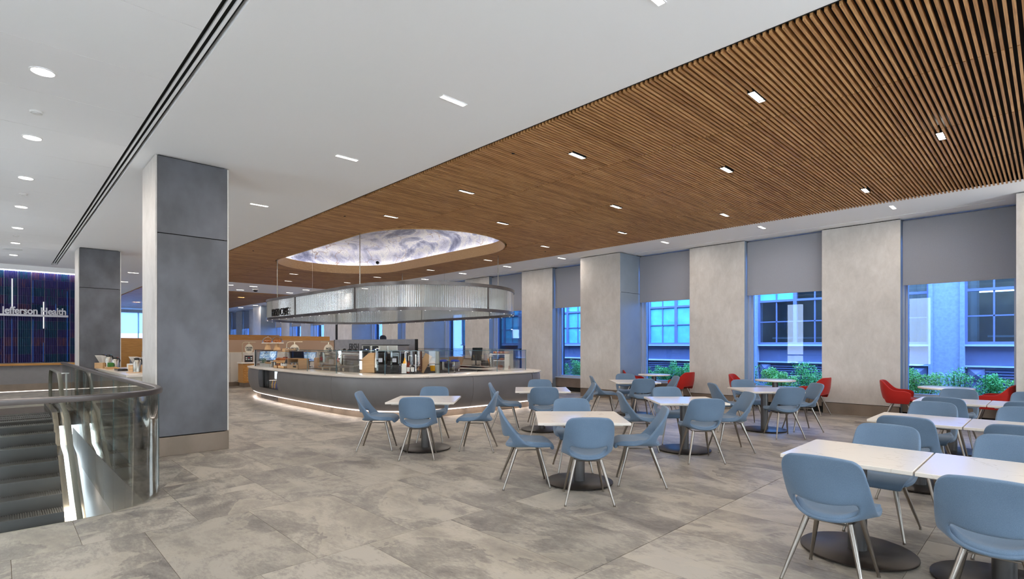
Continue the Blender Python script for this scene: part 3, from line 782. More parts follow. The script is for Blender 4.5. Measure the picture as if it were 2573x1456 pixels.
rl = thing('timber_handrail', 'timber handrail under the dark ribbed feature wall', 'handrail', (0, JY, 0))
obj('rail', MB().box(FX0+.1, 1.95, -.11, -.05, .86, .93), 'panelwood', rl, bevel=.01)
for x in (-1.6, .3, 1.5): obj('bracket', MB().tube([(x, 0, .80), (x, -.06, .80), (x, -.08, .86)], .01), 'steel', rl)
js = thing('wall_lettering', 'raised grey Jefferson Health lettering on the dark ribbed wall', 'sign', (0, 0, 0))
text_mesh('lettering', 'Jefferson Health', .315, 'signgrey', js, (.06, JY-.16, 2.575), (1, 0, 0), (0, 0, 1), .02, .825, .008, spacing=.95)
obj('rail', MB().box(-1.5, 1.70, JY-.2, JY-.12, 2.49, 2.56), 'signgrey', js, bevel=.004)
for x in (-1.2, 0, 1.2): obj('standoff', MB().box(x, x+.02, JY-.13, JY, 2.51, 2.54), 'steel', js)
# ------------------------------------------------------------------ low partition behind the cafe and far timber wall
pt = MB(); pt.box(5.2, 11.2, 21.5, 21.75, 0, 1.73)
part = struct('wall_partition', pt, 'tanband'); part.name = 'wall_low_partition'
for k in range(6):
    obj('marble_panel', MB().box(0, .994, 0, .03, 0, 1.10), 'whitemarble', part, (5.2+k*1.0, 21.47, .15), bevel=.002)
obj('kick_plate', MB().box(5.2, 11.2, 21.48, 21.5, 0, .14), 'bronze', part)
obj('cap', MB().box(5.2, 11.2, 21.46, 21.5, 1.25, 1.27), 'cream', part)
obj('timber_band', MB().box(5.2, 8.0, 21.52, 21.74, 1.73, 1.93), 'panelwood', part)
obj('timber_band', MB().box(8.02, 10.12, 21.56, 21.78, 1.73, 1.90), 'panelwood', part)
tw = struct('wall_timber', MB().box(3.0, 6.6, 28, 28.25, 0, 1.85), 'panelwood'); tw.name = 'wall_timber_far'

exec_after = []
# ------------------------------------------------------------------ furniture
def subsurf(o, lv=2):
    m = o.modifiers.new('sub', 'SUBSURF'); m.levels = lv; m.render_levels = lv
def shell_obj(name, rows, faces_keep, th, mat, parent, offset=-1, lv=2):
    mb = MB(); n = len(rows[0]); mb.v = [p for r in rows for p in r]
    used = set()
    for k in range(len(rows)-1):
        for i in range(n-1):
            if faces_keep(k, i): mb.f.append((k*n+i, k*n+i+1, (k+1)*n+i+1, (k+1)*n+i)); used.update(mb.f[-1])
    idx = {v: j for j, v in enumerate(sorted(used))}
    mb.v = [mb.v[v] for v in sorted(used)]; mb.f = [tuple(idx[i] for i in f) for f in mb.f]
    me = bpy.data.meshes.new(name); me.from_pydata(mb.v, [], mb.f); me.update(); me.materials.append(M[mat])
    me.polygons.foreach_set('use_smooth', [True]*len(me.polygons))
    o = bpy.data.objects.new(name, me); C.objects.link(o)
    if parent: o.parent = parent
    s = o.modifiers.new('solid', 'SOLIDIFY'); s.thickness = th; s.offset = offset; s.use_rim = True
    subsurf(o, lv); return o
def bake(o):
    dg = bpy.context.evaluated_depsgraph_get(); me = bpy.data.meshes.new_from_object(o.evaluated_get(dg)); old = o.data
    o.modifiers.clear(); o.data = me; me.name = o.name; return o
def leg_mb(tx, ty, bx, by, zt=.415):
    m = MB(); m.cyl((tx, ty, zt), (bx, by, .012), .0185, .0095, 12); m.cyl((bx, by, .0), (bx, by, .014), .012, .012, 12); return m
US = [-1, -.94, -.74, -.56, -.36, -.12, .12, .36, .56, .74, .94, 1]
def make_chair():
    t = thing('dining_chair', 'x', 'chair')
    #       yc     zc     ys     zs     hw
    rowsd = [(.254, .438, .244, .440, .19), (.264, .455, .252, .456, .215), (.205, .464, .195, .464, .237), (.08, .454, .10, .462, .246), (-.05, .444, .02, .476, .248),
             (-.165, .434, -.035, .502, .247), (-.232, .444, -.080, .545, .246), (-.246, .545, -.130, .600, .245), (-.254, .610, -.178, .660, .243), (-.270, .70, -.232, .73, .240),
             (-.286, .79, -.272, .795, .232), (-.296, .838, -.288, .830, .212), (-.300, .860, -.296, .850, .17)]
    rows = []
    for yc, zc, ys, zs, hw in rowsd:
        r = []
        for u in US:
            s = abs(u)**2.6; r.append((u*hw, yc+(ys-yc)*s, zc+(zs-zc)*s))
        rows.append(r)
    hole = lambda k, i: k == 6 and 2 <= i <= 8
    srow = [[(x*.965, y+(.004 if q > 1 else -.008), z-.012) for x, y, z in r] for q, r in enumerate(rows)]
    bake(shell_obj('seat', srow, lambda k, i: k < 5 or (k == 5 and 1 <= i <= 9), .052, 'blue', t, -1))
    bake(shell_obj('backrest', rows, lambda k, i: k >= 1 and not hole(k, i), .030, 'blue', t, 0))
    for sx in (-1, 1):
        obj('leg', leg_mb(sx*.125, .13, sx*.205, .235), 'legsteel', t, smooth=True)
        obj('leg', leg_mb(sx*.125, -.12, sx*.235, -.27), 'legsteel', t, smooth=True)
    f = MB()
    for sx in (-1, 1): f.tube([(sx*.125, .15, .405), (sx*.125, -.14, .405)], .007)
    f.tube([(-.135, .13, .405), (.135, .13, .405)], .007).tube([(-.135, -.12, .405), (.135, -.12, .405)], .007)
    obj('seat_frame', f, 'legsteel', t, smooth=True)
    return t
def make_armchair():
    t = thing('armchair', 'x', 'chair')
    cols = []
    n = 19
    for k in range(n):
        s = -1+2*k/(n-1); a = abs(s)
        # plan: U shape from one arm front, round the back, to the other arm front
        if a > .46: y = -.10+(a-.46)/.54*.30; x = math.copysign(.285+.012*(1-(a-.46)/.54), s)
        else:
            th = a/.46*PI/2; x = math.copysign(.29*math.sin(th)**.75, s) if a > 1e-6 else 0; y = -.10-.19*math.cos(th)**.8
        top = .84 if a < .20 else (.84-.19*(.5-.5*math.cos(PI*min(1, (a-.20)/.30))))
        if a > .8: top -= .05*((a-.8)/.2)**2
        back = 1-min(1, a/.46)
        col = []
        for v in (0, .16, .34, .52, .72, .9, 1):
            z = .39+(top-.39)*v
            lean = -.055*back*max(0, v-.2)
            sx_ = (.86+.14*min(1, v*2.2))
            sy_ = y*(.88+.12*min(1, v*2))+lean
            col.append((x*sx_, sy_ + (-.02*(1-v)*(a > .8)*(a-.8)/.2), z))
        cols.append(col)
    rows = [[cols[i][j] for i in range(n)] for j in range(7)]
    o = bake(shell_obj('backrest', rows, lambda k, i: not (k in (0,) and 7 <= i <= 10), .034, 'red', t, 0))
    sr = []
    for y, hw, z in ((.225, .21, .405), (.238, .235, .43), (.18, .25, .455), (.05, .25, .45), (-.1, .245, .445), (-.2, .20, .445), (-.245, .12, .45)):
        sr.append([(u*hw, y-.0*abs(u), z+.008*abs(u)**2) for u in US])
    bake(shell_obj('seat', sr, lambda k, i: True, .05, 'red', t, -1))
    for sx in (-1, 1):
        obj('leg', leg_mb(sx*.125, .12, sx*.215, .235, .41), 'legsteel', t, smooth=True)
        obj('leg', leg_mb(sx*.125, -.11, sx*.235, -.27, .41), 'legsteel', t, smooth=True)
    f = MB()
    for sx in (-1, 1): f.tube([(sx*.125, .14, .4), (sx*.125, -.13, .4)], .007)
    f.tube([(-.135, .12, .4), (.135, .12, .4)], .007).tube([(-.135, -.11, .4), (.135, -.11, .4)], .007)
    obj('seat_frame', f, 'legsteel', t, smooth=True)
    return t
def make_table(w, d, rnd=False, base=.375):
    t = thing('round_table' if rnd else ('square_table' if w == d else 'dining_table'), 'x', 'table')
    if rnd:
        obj('tabletop', MB().lathe([(w-.012, .705), (w, .712), (w, .735), (w-.006, .74)], n=48), 'quartz', t, smooth=True)
        obj('mounting_plate', MB().box(-.2, .2, -.05, .05, .69, .706), 'blackplastic', t)
    else:
        obj('tabletop', MB().box(-w/2, w/2, -d/2, d/2, .712, .74), 'quartz', t, bevel=.004)
        st_ = obj('subtop', MB().box(-w/2+.07, w/2-.07, -d/2+.07, d/2-.07, .696, .712), 'white', t)
        obj('mounting_plate', MB().box(-.22, .22, -.035, .035, .68, .697).box(-.035, .035, -.22, .22, .68, .697), 'blackplastic', st_)
    obj('pedestal', MB().lathe([(.062, .018), (.062, .62), (.058, .68), (.07, .69)], n=28), 'pedestal', t, smooth=True)
    obj('base_plate', MB().lathe([(base, .012), (base, .02), (base-.006, .024), (.07, .026)], n=56), 'basedark', t, smooth=True)
    for k in range(4): obj('foot', MB().cyl((.8*base*math.cos(PI/4+k*PI/2), .8*base*math.sin(PI/4+k*PI/2), 0), (.8*base*math.cos(PI/4+k*PI/2), .8*base*math.sin(PI/4+k*PI/2), .014), .014, n=10), 'blackplastic', t)
    return t
chair0 = make_chair(); arm0 = make_armchair()
st0 = make_table(.965, .965); rt0 = make_table(.43, .43, True, .27); dt0 = make_table(.86, .795)
used = set()
def place(proto, x, y, rot, label, group):
    if proto.name not in used:
        used.add(proto.name); proto.location = (x, y, 0); proto.rotation_euler.z = rot; proto['label'] = label; proto['group'] = group; return proto
    return copy_tree(proto, (x, y, 0), rot, label, group)
# square tables set at 45 degrees to the room; columns at X 4.6, 7.1, 9.95, rows at Y 3.7, 6.5
TAB = {
 'A': ((4.56, 6.54), 'square table nearest the grey column, left of all tables'),
 'B': ((4.68, 3.72), 'nearest square table in the middle foreground'),
 'C': ((7.09, 6.50), 'square table in front of the right end of the cafe counter'),
 'D': ((7.22, 3.78), 'square table behind and right of the nearest square one'),
 'E': ((10.14, 6.52), 'farthest square table, by the wide wall pier'),
 'F': ((9.95, 3.65), 'square table in front of the second window from the right'),
}
def dirv(a): return math.sin(a), math.cos(a)       # heading measured from +Y towards +X
side = {'front': R(45+180), 'rear': R(45), 'left': R(-45), 'right': R(135)}
D0 = .66
adj = {   # table, side: (distance, sideways shift, extra turn in degrees)
 ('A', 'left'): (.70, -.02, 4), ('A', 'front'): (.58, -.02, 3), ('A', 'rear'): (.60, 0, 0), ('A', 'right'): (.78, .05, -4),
 ('B', 'left'): (.60, -.08, 6), ('B', 'front'): (.62, 0, 0), ('B', 'rear'): (.62, 0, 0), ('B', 'right'): (.67, 0, -8),
}
desc = {'A': 'the left square table', 'B': 'the nearest square table', 'C': 'the table by the counter end', 'D': 'the table behind the nearest one', 'E': 'the farthest square table', 'F': 'the table before the second window'}
sdesc = {'front': 'back to the viewer at ', 'rear': 'facing the viewer at ', 'left': 'at the left of ', 'right': 'at the right of '}
for key, ((cx, cy), lab) in TAB.items():
    place(st0, cx, cy, R(-45), 'white marble topped '+lab, 'square pedestal tables')
    for sd, a in side.items():
        dist, sh, turn = adj.get((key, sd), (D0, 0, 0))
        dx, dy = dirv(a)
        x = cx+dx*dist+dy*sh; y = cy+dy*dist-dx*sh
        # chair faces local +Y; it must look along (-dx,-dy)
        rot = math.atan2(dx, -dy)+R(turn)
        place(chair0, x, y, rot, 'blue chair '+sdesc[sd]+desc[key], 'blue chairs at the square tables')
# rows of joined tables on the right
rowx = [(4.60, 'nearest'), (7.22, 'middle'), (9.90, 'farthest')]
for rx, rn in rowx:
    for q, cy in enumerate((1.02, .215, -.59)):
        place(dt0, rx, cy, 0, 'white marble topped table, %s of the %s joined row on the right' % (['left end', 'middle', 'right end'][q], rn), 'joined tables in rows')
        for sx in (-1, 1):
            jit = random.uniform(-.02, .02)
            place(chair0, rx+sx*(.66 if sx > 0 else .64), cy+jit, R(-90) if sx < 0 else R(90), 'blue chair on the %s side of the %s joined table row, %s' % ('near' if sx < 0 else 'window', rn, ['left end', 'second from left', 'third from left'][q]), 'blue chairs along the joined rows')
# round tables and red armchairs by the windows
for k, (cy, nm) in enumerate(((7.66, 'third window from the right'), (4.50, 'second window from the right'), (1.42, 'rightmost window'))):
    place(rt0, 12.92, cy, 0, 'round stone topped table before the '+nm, 'round window tables')
    place(arm0, 12.98 if k == 0 else 12.88, cy+(.64 if k == 0 else .70), PI+R([20, 8, 4][k]), 'red armchair left of the round table at the '+nm, 'red armchairs by the windows')
    place(arm0, 12.90, cy-[.80, .80, .66][k], R([-6, -8, -4][k]), 'red armchair right of the round table at the '+nm, 'red armchairs by the windows')
# ------------------------------------------------------------------ wall behind the viewer
wfr = MB(); xx = FX0
for k, (a, b) in enumerate(((-1.4, 0), (2.3, 3.7), (6.1, 7.5), (9.9, 11.3))):
    wfr.box(xx, a, -3.55, -3.4, 0, CH); wfr.box(a, b, -3.55, -3.4, 0, .5); wfr.box(a, b, -3.55, -3.4, 3.8, CH); xx = b
wfr.box(xx, 14.1, -3.55, -3.4, 0, CH)
struct('wall_front', wfr, 'plaster')
for k, (a, b) in enumerate(((-1.4, 0), (2.3, 3.7), (6.1, 7.5), (9.9, 11.3))):  # unseen windows added to bring daylight onto the ceiling from behind
    wv = struct('window_%d' % (30+k), MB().box(a, a+.05, -3.52, -3.44, .5, 3.8).box(b-.05, b, -3.52, -3.44, .5, 3.8).box(a, b, -3.52, -3.44, .5, .56).box(a, b, -3.52, -3.44, 3.74, 3.8), 'framemetal')
    obj('pane', MB().box(a+.05, b-.05, -3.49, -3.48, .56, 3.74), 'caseglass', wv)
# ------------------------------------------------------------------ escalator well, lower level and balustrade
lw = MB()
lw.box(1.27, 1.33, 5.9, 16.4, -5.4, -.36); lw.box(-.72, -.62, 5.9, 16.4, -5.4, -.36)
well = struct('wall_escalator_well', lw, 'greywall')
for k in range(9):
    y = 6.9+k*1.05
    if y < 16: obj('well_panel', MB().box(0, .012, 0, 1.04, -.0, 1.0), 'brown', well, (1.252, y, -1.05))
obj('well_edge', MB().box(1.24, 1.262, 6.6, 16.25, -.045, -.004), 'decksteel', well)
lf = struct('floor_lower_level', MB().box(-6, 6, 2, 20, -5.5, -5.4), 'stone')
struct('wall_lower_level', MB().box(1.9, 2.0, 2, 20, -5.4, -.4), 'white')
for y in (7, 9.5, 12): area('lower_light', (.95, y, -.8), .3, .6, 14, (1, .9, .8), (0, R(25), 0))
area('lower_light', (.3, 4.6, -1.2), 1.2, .6, 30, (1, .9, .8))
# balustrade of curved glass
bal = thing('glass_balustrade', 'curved clear glass balustrade with steel rail round the escalator well', 'balustrade')
bp = [(-1.9, 6.0), (-1.2, 6.0), (-.5, 6.0), (.2, 5.995), (.62, 6.02), (.88, 6.10), (1.06, 6.25), (1.17, 6.45), (1.225, 6.72), (1.235, 7.1), (1.225, 8.0), (1.2, 10), (1.19, 12), (1.19, 14), (1.19, 16), (1.19, 18.2)]
bs = catmull(bp, 8)
bs = bs[::-1]   # outward side = away from the well
cum = [0]
for p, q in zip(bs, bs[1:]): cum.append(cum[-1]+math.dist(p, q))
def sub_path(path, cum, a, b):
    out = []
    def at(s):
        for i in range(len(cum)-1):
            if cum[i+1] >= s: 
                t = (s-cum[i])/max(1e-9, cum[i+1]-cum[i]); return (path[i][0]+(path[i+1][0]-path[i][0])*t, path[i][1]+(path[i+1][1]-path[i][1])*t)
        return path[-1]
    out.append(at(a)); out += [p for p, c in zip(path, cum) if a+1e-3 < c < b-1e-3]; out.append(at(b)); return out
L = cum[-1]; cuts = [0]+[1.22*k for k in range(1, 10)]+[11.35, 13.2, L]
for a, b in zip(cuts, cuts[1:]):
    sp = sub_path(bs, cum, a+.004, b-.004)
    obj('glass_panel', MB().sweep(sp, [(-.006, -.30), (.006, -.30), (.006, 1.06), (-.006, 1.06)]), 'railglass', bal, smooth=True)
    p = sp[-1]; nx, ny = normals(sp)[-1]
    obj('glass_edge', MB().cyl((p[0], p[1], 0), (p[0], p[1], 1.05), .004, n=6), 'glassedge', bal)
obj('rail', MB().sweep(bs, [(-.03, 1.05), (.03, 1.05), (.033, 1.06), (.033, 1.095), (.025, 1.102), (-.025, 1.102), (-.033, 1.095), (-.033, 1.06)]), 'rimmetal', bal, smooth=True)
# escalator descending towards the viewer
es = thing('escalator', 'escalator descending towards the viewer behind the glass balustrade', 'escalator')
YC = 15.85; SW0, SW1 = 0.0, .80
obj('landing_plate', MB().box(-.3, 1.1, YC+.28, YC+1.9, -.03, .004), 'decksteel', es)
cmb = MB()
for k in range(40): cmb.box(SW0+k*.02, SW0+k*.02+.011, YC-.02, YC+.28, -.01, .004)
cmb.box(SW0, SW1, YC-.02, YC+.28, -.03, -.01)
obj('comb_plate', cmb, 'step', es)
stepm = MB(); stepm.box(0, .8, 0, .4, -.45, -.012); stepm.box(0, .8, 0, .012, -.45, 0)
for k in range(26): stepm.box(k*.031+.004, k*.031+.02, 0, .4, -.012, 0)
so_ = None; ty = YC-.4; tz = -.004; k = 0
drops = [0, .01, .06, .13, .19]
while tz > -5.2:
    if so_ is None: so_ = obj('step', stepm, 'step', es, (SW0, ty, tz))
    else: inst(so_, es, (SW0, ty, tz))
    d = drops[k] if k < len(drops) else .231
    ty -= .4; tz -= d; k += 1
# inclined side profile helpers
def incl(y): # nosing line height
    yb = YC-1.15
    return 0 if y >= yb+.6 else (-(yb+.6-y)**2/2.4*1.15 if y > yb-.55 else -.577*(yb-.05-y)-.005-.02)
ysamp = [YC+1.7, YC+1.2, YC+.6, YC, YC-.3, YC-.55, YC-.8, YC-1.1, YC-1.4, YC-1.7, YC-2.4, YC-4, YC-6, YC-8, YC-9.3]
def ribbon(name, x0, x1, h0, h1, mat, ys=ysamp):
    m = MB(); 
    for a, b in zip(ys, ys[1:]):
        za, zb = incl(a), incl(b)
        m.add([(x0, a, za+h0), (x1, a, za+h0), (x1, a, za+h1), (x0, a, za+h1), (x0, b, zb+h0), (x1, b, zb+h0), (x1, b, zb+h1), (x0, b, zb+h1)],
              [(0, 1, 2, 3), (7, 6, 5, 4), (0, 4, 5, 1), (3, 2, 6, 7), (0, 3, 7, 4), (1, 5, 6, 2)])
    return obj(name, m, mat, es)
for sgn, xe in ((1, SW1), (-1, SW0)):
    X_ = lambda d: xe+sgn*d
    o2 = lambda a, b: (min(X_(a), X_(b)), max(X_(a), X_(b)))
    ribbon('skirt', *o2(.0, .012), -.25, .10, 'blackplastic')
    ribbon('inner_deck', *o2(.012, .10), .06, .12, 'decksteel')
    ribbon('side_glass', *o2(.125, .135), .12, .88, 'railglass')
    ribbon('outer_deck', *o2(.155, .30), .03, .10, 'decksteel')
    ribbon('deck_fascia', *o2(.29, .30), -.9, .03, 'steel')
    pts = [(X_(.13), y, incl(y)+.93) for y in [YC+1.45, YC+1.2, YC+.6, YC, YC-.3, YC-.55, YC-.8, YC-1.1, YC-1.4, YC-1.7, YC-2.4, YC-4, YC-6, YC-8, YC-9.3]]
    arc = [(X_(.13), YC+1.45+.42*math.sin(t), .51+.42*math.cos(t)) for t in [PI*q/12 for q in range(12, 0, -1)]]
    tail = [(X_(.13), YC+1.2, .09)]
    path = tail+arc+pts
    hm = MB(); prev = None; sec = [(-.04, 0), (-.036, .018), (0, .024), (.036, .018), (.04, 0)]
    vs = []; P_ = [Vector(p) for p in path]
    for q, p in enumerate(P_):
        d = (P_[min(q+1, len(P_)-1)]-P_[max(q-1, 0)]).normalized(); nrm = Vector((1, 0, 0)).cross(d).normalized()
        if q <= 12: nrm = (p-Vector((p.x, YC+1.45, .51))).normalized() if q > 0 else Vector((0, 0, -1))
        elif nrm.z < 0: nrm = -nrm
        vs += [p+Vector((1, 0, 0))*a+nrm*b for a, b in sec]
    m5 = len(sec); hm.add(vs, [(q*m5+i, q*m5+(i+1) % m5, (q+1)*m5+(i+1) % m5, (q+1)*m5+i) for q in range(len(P_)-1) for i in range(m5)])
    obj('handrail', hm, 'handrail', es, smooth=True)
    gm = MB(); c_ = (YC+1.45, .51); arc2 = [(c_[0]+.40*math.sin(t), c_[1]+.40*math.cos(t)) for t in [PI*q/14 for q in range(15)]]
    poly = [(YC+.6, .10), (YC+.6, .91)]+arc2
    x0, x1 = o2(.126, .134); n_ = len(poly)
    gm.add([(x0, y, z) for y, z in poly]+[(x1, y, z) for y, z in poly], [tuple(range(n_)), tuple(range(2*n_-1, n_-1, -1))]+[(i, (i+1) % n_, n_+(i+1) % n_, n_+i) for i in range(n_)])
    obj('newel_glass', gm, 'railglass', es)
    obj('newel_base', MB().box(X_(.13)-.09, X_(.13)+.09, YC+1.0, YC+1.75, 0, .12), 'blackplastic', es, bevel=.02)
sg = thing('small_steel_post', 'slim steel post with a flat head by the escalator newel', 'post', (1.13, YC+1.95, 0))
obj('post', MB().box(-.02, .02, -.02, .02, 0, .80), 'steel', sg); obj('head', MB().box(-.06, .06, -.03, .03, .8, .83), 'steel', sg)

# ------------------------------------------------------------------ cafe counter
toe = [(7.5, 18.05), (6.8, 18.0), (6.25, 17.8), (5.86, 17.42), (5.64, 16.95), (5.51, 16.3), (5.44, 15.5), (5.39, 14), (5.38, 12.6), (5.40, 11.6), (5.45, 10.8), (5.58, 10.15), (5.86, 9.65), (6.25, 9.36), (6.8, 9.22), (7.6, 9.15), (8.5, 9.13), (9.35, 9.15), (9.62, 9.24), (9.86, 9.46), (10.02, 9.9), (10.1, 10.6), (10.12, 12), (10.12, 14), (10.12, 16)]
tp = catmull(toe, 5); tc = [0]
for p, q in zip(tp, tp[1:]): tc.append(tc[-1]+math.dist(p, q))
def s_at(cond):
    for p, c in zip(tp, tc):
        if cond(p): return c
s0 = s_at(lambda p: p[0] < 6 and p[1] < 15.6); s1 = s_at(lambda p: p[0] < 6 and p[1] < 14.25); send = s_at(lambda p: p[0] > 9.25)
ct = thing('cafe_counter', 'long curved grey cafe service counter with glowing kick plate', 'counter')
PB = [(.04, .15), (.12, .19), (.19, .30), (.235, .46), (.25, .62), (.245, .78), (.225, .858)]
LB = [(.04, .15), (.12, .19), (.19, .30), (.213, .375)]
def body(name, a, b, prof, top):
    return obj(name, MB().sweep(sub_path(tp, tc, a, b), prof+[(-.38, prof[-1][1]), (-.38, .15)]), 'counterbody', ct, smooth=True)
for a, b in ((0, s0), (s1, s1+3.0), (s1+3.006, s1+6.2), (s1+6.206, send), (send+.004, send+2.6), (send+2.606, tc[-1])): body('body_panel', a, b, PB, .858)
body('body_panel', s0, s1, LB, .37)
g0, g1 = s_at(lambda p: p[0] < 6 and p[1] < 16.2), s_at(lambda p: p[0] < 6 and p[1] < 14.75)
for a, b in ((0, g0), (g1, tc[-1])): obj('kick_plate', MB().sweep(sub_path(tp, tc, a+.003, b-.003), [(0, .0), (0, .15), (-.1, .15), (-.1, 0)]), 'bronze', ct, smooth=True)
gr = MB().sweep(sub_path(tp, tc, g0, g1), [(.0, .0), (.0, .15), (-.1, .15), (-.1, 0)])
spp = sub_path(tp, tc, g0, g1); gc = [0]
for p, q in zip(spp, spp[1:]): gc.append(gc[-1]+math.dist(p, q))
for k in range(44):
    s = k*gc[-1]/44
    for dz in (0, 1):
        a_ = sub_path(spp, gc, max(0, s), min(gc[-1], s+.05))
        gr.add([(a_[0][0]-.006, a_[0][1], .01+dz*.13), (a_[0][0]-.006, a_[0][1]-.008, .015+dz*.13), (a_[-1][0]-.006, a_[-1][1], .14-dz*.13), (a_[-1][0]-.006, a_[-1][1]-.008, .145-dz*.13)], [(0, 1, 3, 2)])
obj('vent_grille', gr, 'rimmetal', ct)
obj('light_strip', MB().sweep(sub_path(tp, tc, .6, tc[-1]-3), [(.06, .146), (.10, .162), (.10, .166), (.05, .152)]), 'led', ct)
for k in range(26):
    s = 1.6+k*(tc[-1]-5)/26; a_ = sub_path(tp, tc, s, s+.02); nx, ny = normals(a_)[0]
    area('kick_light', (a_[0][0]+nx*.06, a_[0][1]+ny*.06, .135), .5, .02, .75, (1, .86, .78), (0, 0, math.atan2(a_[1][1]-a_[0][1], a_[1][0]-a_[0][0])))
wt = thing('quartz_worktop', 'white quartz worktop along the curved cafe counter', 'worktop')
for a, b in ((.0, s0+.1), (s0+.106, send), (send+.004, tc[-1])):
    obj('slab', MB().sweep(sub_path(tp, tc, a, b), [(.235, .862), (.262, .868), (.268, .895), (.258, .90), (-.6, .90), (-.6, .862)]), 'quartz', wt, smooth=True)
# open front cooler set into the counter
sc = sub_path(tp, tc, s0+.01, s1-.01); dcx = thing('display_cooler', 'small lit drinks cooler set into the left front of the counter', 'cooler')
obj('cabinet', MB().sweep(sc, [(-.05, .372), (.215, .372), (.215, .38), (-.04, .38), (-.04, .85), (.22, .85), (.22, .858), (-.05, .858)]), 'blackplastic', dcx)
m_ = len(sc)
obj('back_panel', MB().sweep(sc, [(-.02, .38), (-.01, .38), (-.01, .85), (-.02, .85)]), 'panelmetal', dcx)
half = sub_path(tp, tc, (s0+s1)/2-.14, s1-.03)
obj('lit_panel', MB().sweep(half, [(.0, .62), (.004, .62), (.004, .845), (.0, .845)]), 'emitwhite', dcx)
obj('door_frame', MB().box(5.17, 5.22, 15.05, 15.09, .38, .85), 'black', dcx)
obj('glass', MB().sweep(half, [(.17, .385), (.176, .385), (.176, .85), (.17, .85)]), 'caseglass', dcx)
fb0 = None
for k in range(8):
    y = 15.0-k*.09; x = 5.27
    b_ = MB().lathe([(.03, 0), (.032, .12), (.012, .16), (.012, .2)], n=10)
    o = obj('chilled_bottle', b_, ['blackgloss', 'bluecloth', 'yellow'][0 if k < 4 else (1 if k % 2 else 2)], None, (x, y, .385), smooth=True)
    tag(o, '%s bottle in the lit counter cooler, %s from the left' % ('dark' if k < 4 else ('blue' if k % 2 else 'yellow'), ['first', 'second', 'third', 'fourth', 'fifth', 'sixth', 'seventh', 'eighth'][k]), 'bottle', 'bottles in the counter cooler')
# sneeze glass along the front
gp = [(5.62, 16.9), (5.46, 15.2), (5.42, 13.6), (5.42, 12.2), (5.48, 11.2), (5.72, 10.25), (6.2, 9.68), (6.9, 9.47), (7.8, 9.42), (9.0, 9.42), (9.78, 9.53)]
gpp = catmull(gp, 6); gcc = [0]
for p, q in zip(gpp, gpp[1:]): gcc.append(gcc[-1]+math.dist(p, q))
sgz = thing('sneeze_guard', 'long clear glass screen standing on the counter front', 'glass screen')
cuts = [2.7]; 
while cuts[-1] < gcc[-1]-1.2: cuts.append(cuts[-1]+1.45)
cuts.append(gcc[-1])
for a, b in zip(cuts, cuts[1:]):
    sp = sub_path(gpp, gcc, a+.003, b-.003)
    obj('glass_panel', MB().sweep(sp, [(-.005, .90), (.005, .90), (.005, 1.415), (-.005, 1.415)]), 'caseglass', sgz, smooth=True)
    obj('top_edge', MB().sweep(sp, [(-.006, 1.412), (.006, 1.412), (.006, 1.420), (-.006, 1.420)]), 'glassedge', sgz)
    obj('panel_edge', MB().cyl((sp[-1][0], sp[-1][1], .9), (sp[-1][0], sp[-1][1], 1.415), .006, n=6), 'glassedge', sgz)
    obj('top_shelf', MB().sweep(sp, [(-.30, 1.42), (.0, 1.42), (.0, 1.427), (-.30, 1.427)]), 'caseglass', sgz)
# right hand pastry case glass with black edge
pc = thing('pastry_case', 'clear glass case with black edge at the right end of the counter', 'display case', (-.38, 0, 0))
obj('glass_panel', MB().box(10.72, 10.73, 10.3, 15.4, .9, 1.43), 'caseglass', pc)
obj('glass_panel', MB().box(9.95, 10.72, 10.29, 10.30, .9, 1.43), 'caseglass', pc)
obj('black_edge', MB().box(10.715, 10.745, 10.275, 10.305, .9, 1.44).box(10.3, 10.745, 10.275, 10.305, 1.43, 1.44).box(10.715, 10.745, 10.3, 11.0, 1.43, 1.44), 'blackgloss', pc)
obj('top_edge', MB().box(10.72, 10.73, 11.0, 15.4, 1.43, 1.436), 'glassedge', pc)
# back ledge of stone behind the right run
struct_l = thing('stone_ledge', 'raised tan stone back ledge behind the right run of the counter', 'ledge', (10.95, 0, 0))
obj('slab', MB().box(0, .12, 11.0, 17.5, 0, 1.09), 'whitemarble', struct_l)
obj('cap', MB().box(-.02, .14, 10.98, 17.52, 1.09, 1.11), 'bronze', struct_l)
# inner counters
ic = thing('inner_counter', 'dark stone fronted back counter inside the service island', 'counter', (0, 0, 0))
obj('body', MB().box(9.55, 10.15, 11.2, 16.8, 0, .86), 'counterbody', ic)
obj('slab', MB().box(9.5, 10.2, 11.15, 16.85, .86, .90), 'quartz', ic, bevel=.004)
ic2 = thing('machine_counter', 'grey counter in the middle of the island carrying the coffee machines', 'counter', (7.35, 13.4, 0), R(15))
obj('body', MB().box(-.32, .32, -1.55, 1.45, 0, .98), 'counterbody', ic2); obj('slab', MB().box(-.36, .36, -1.6, 1.5, .98, 1.02), 'quartz', ic2, bevel=.004)

# ------------------------------------------------------------------ headwall with lettering
hwt = thing('headwall', 'grey mottled headwall screen with dark letters behind the machines', 'partition', (7.55, 13.35, 0), R(13))
obj('screen', MB().box(-.03, .03, -1.62, 1.62, 1.02, 1.70), 'headgrey', hwt)
obj('post', MB().box(-.035, .035, -1.66, -1.61, 1.0, 1.70), 'black', hwt); obj('post', MB().box(-.03, .03, 1.61, 1.65, 1.02, 1.70), 'black', hwt)
text_mesh('lettering', 'FRSH', .30, 'letters', hwt, (-.035, .98, 1.38), (0, -1, 0), (0, 0, 1), .006, .62, .0)

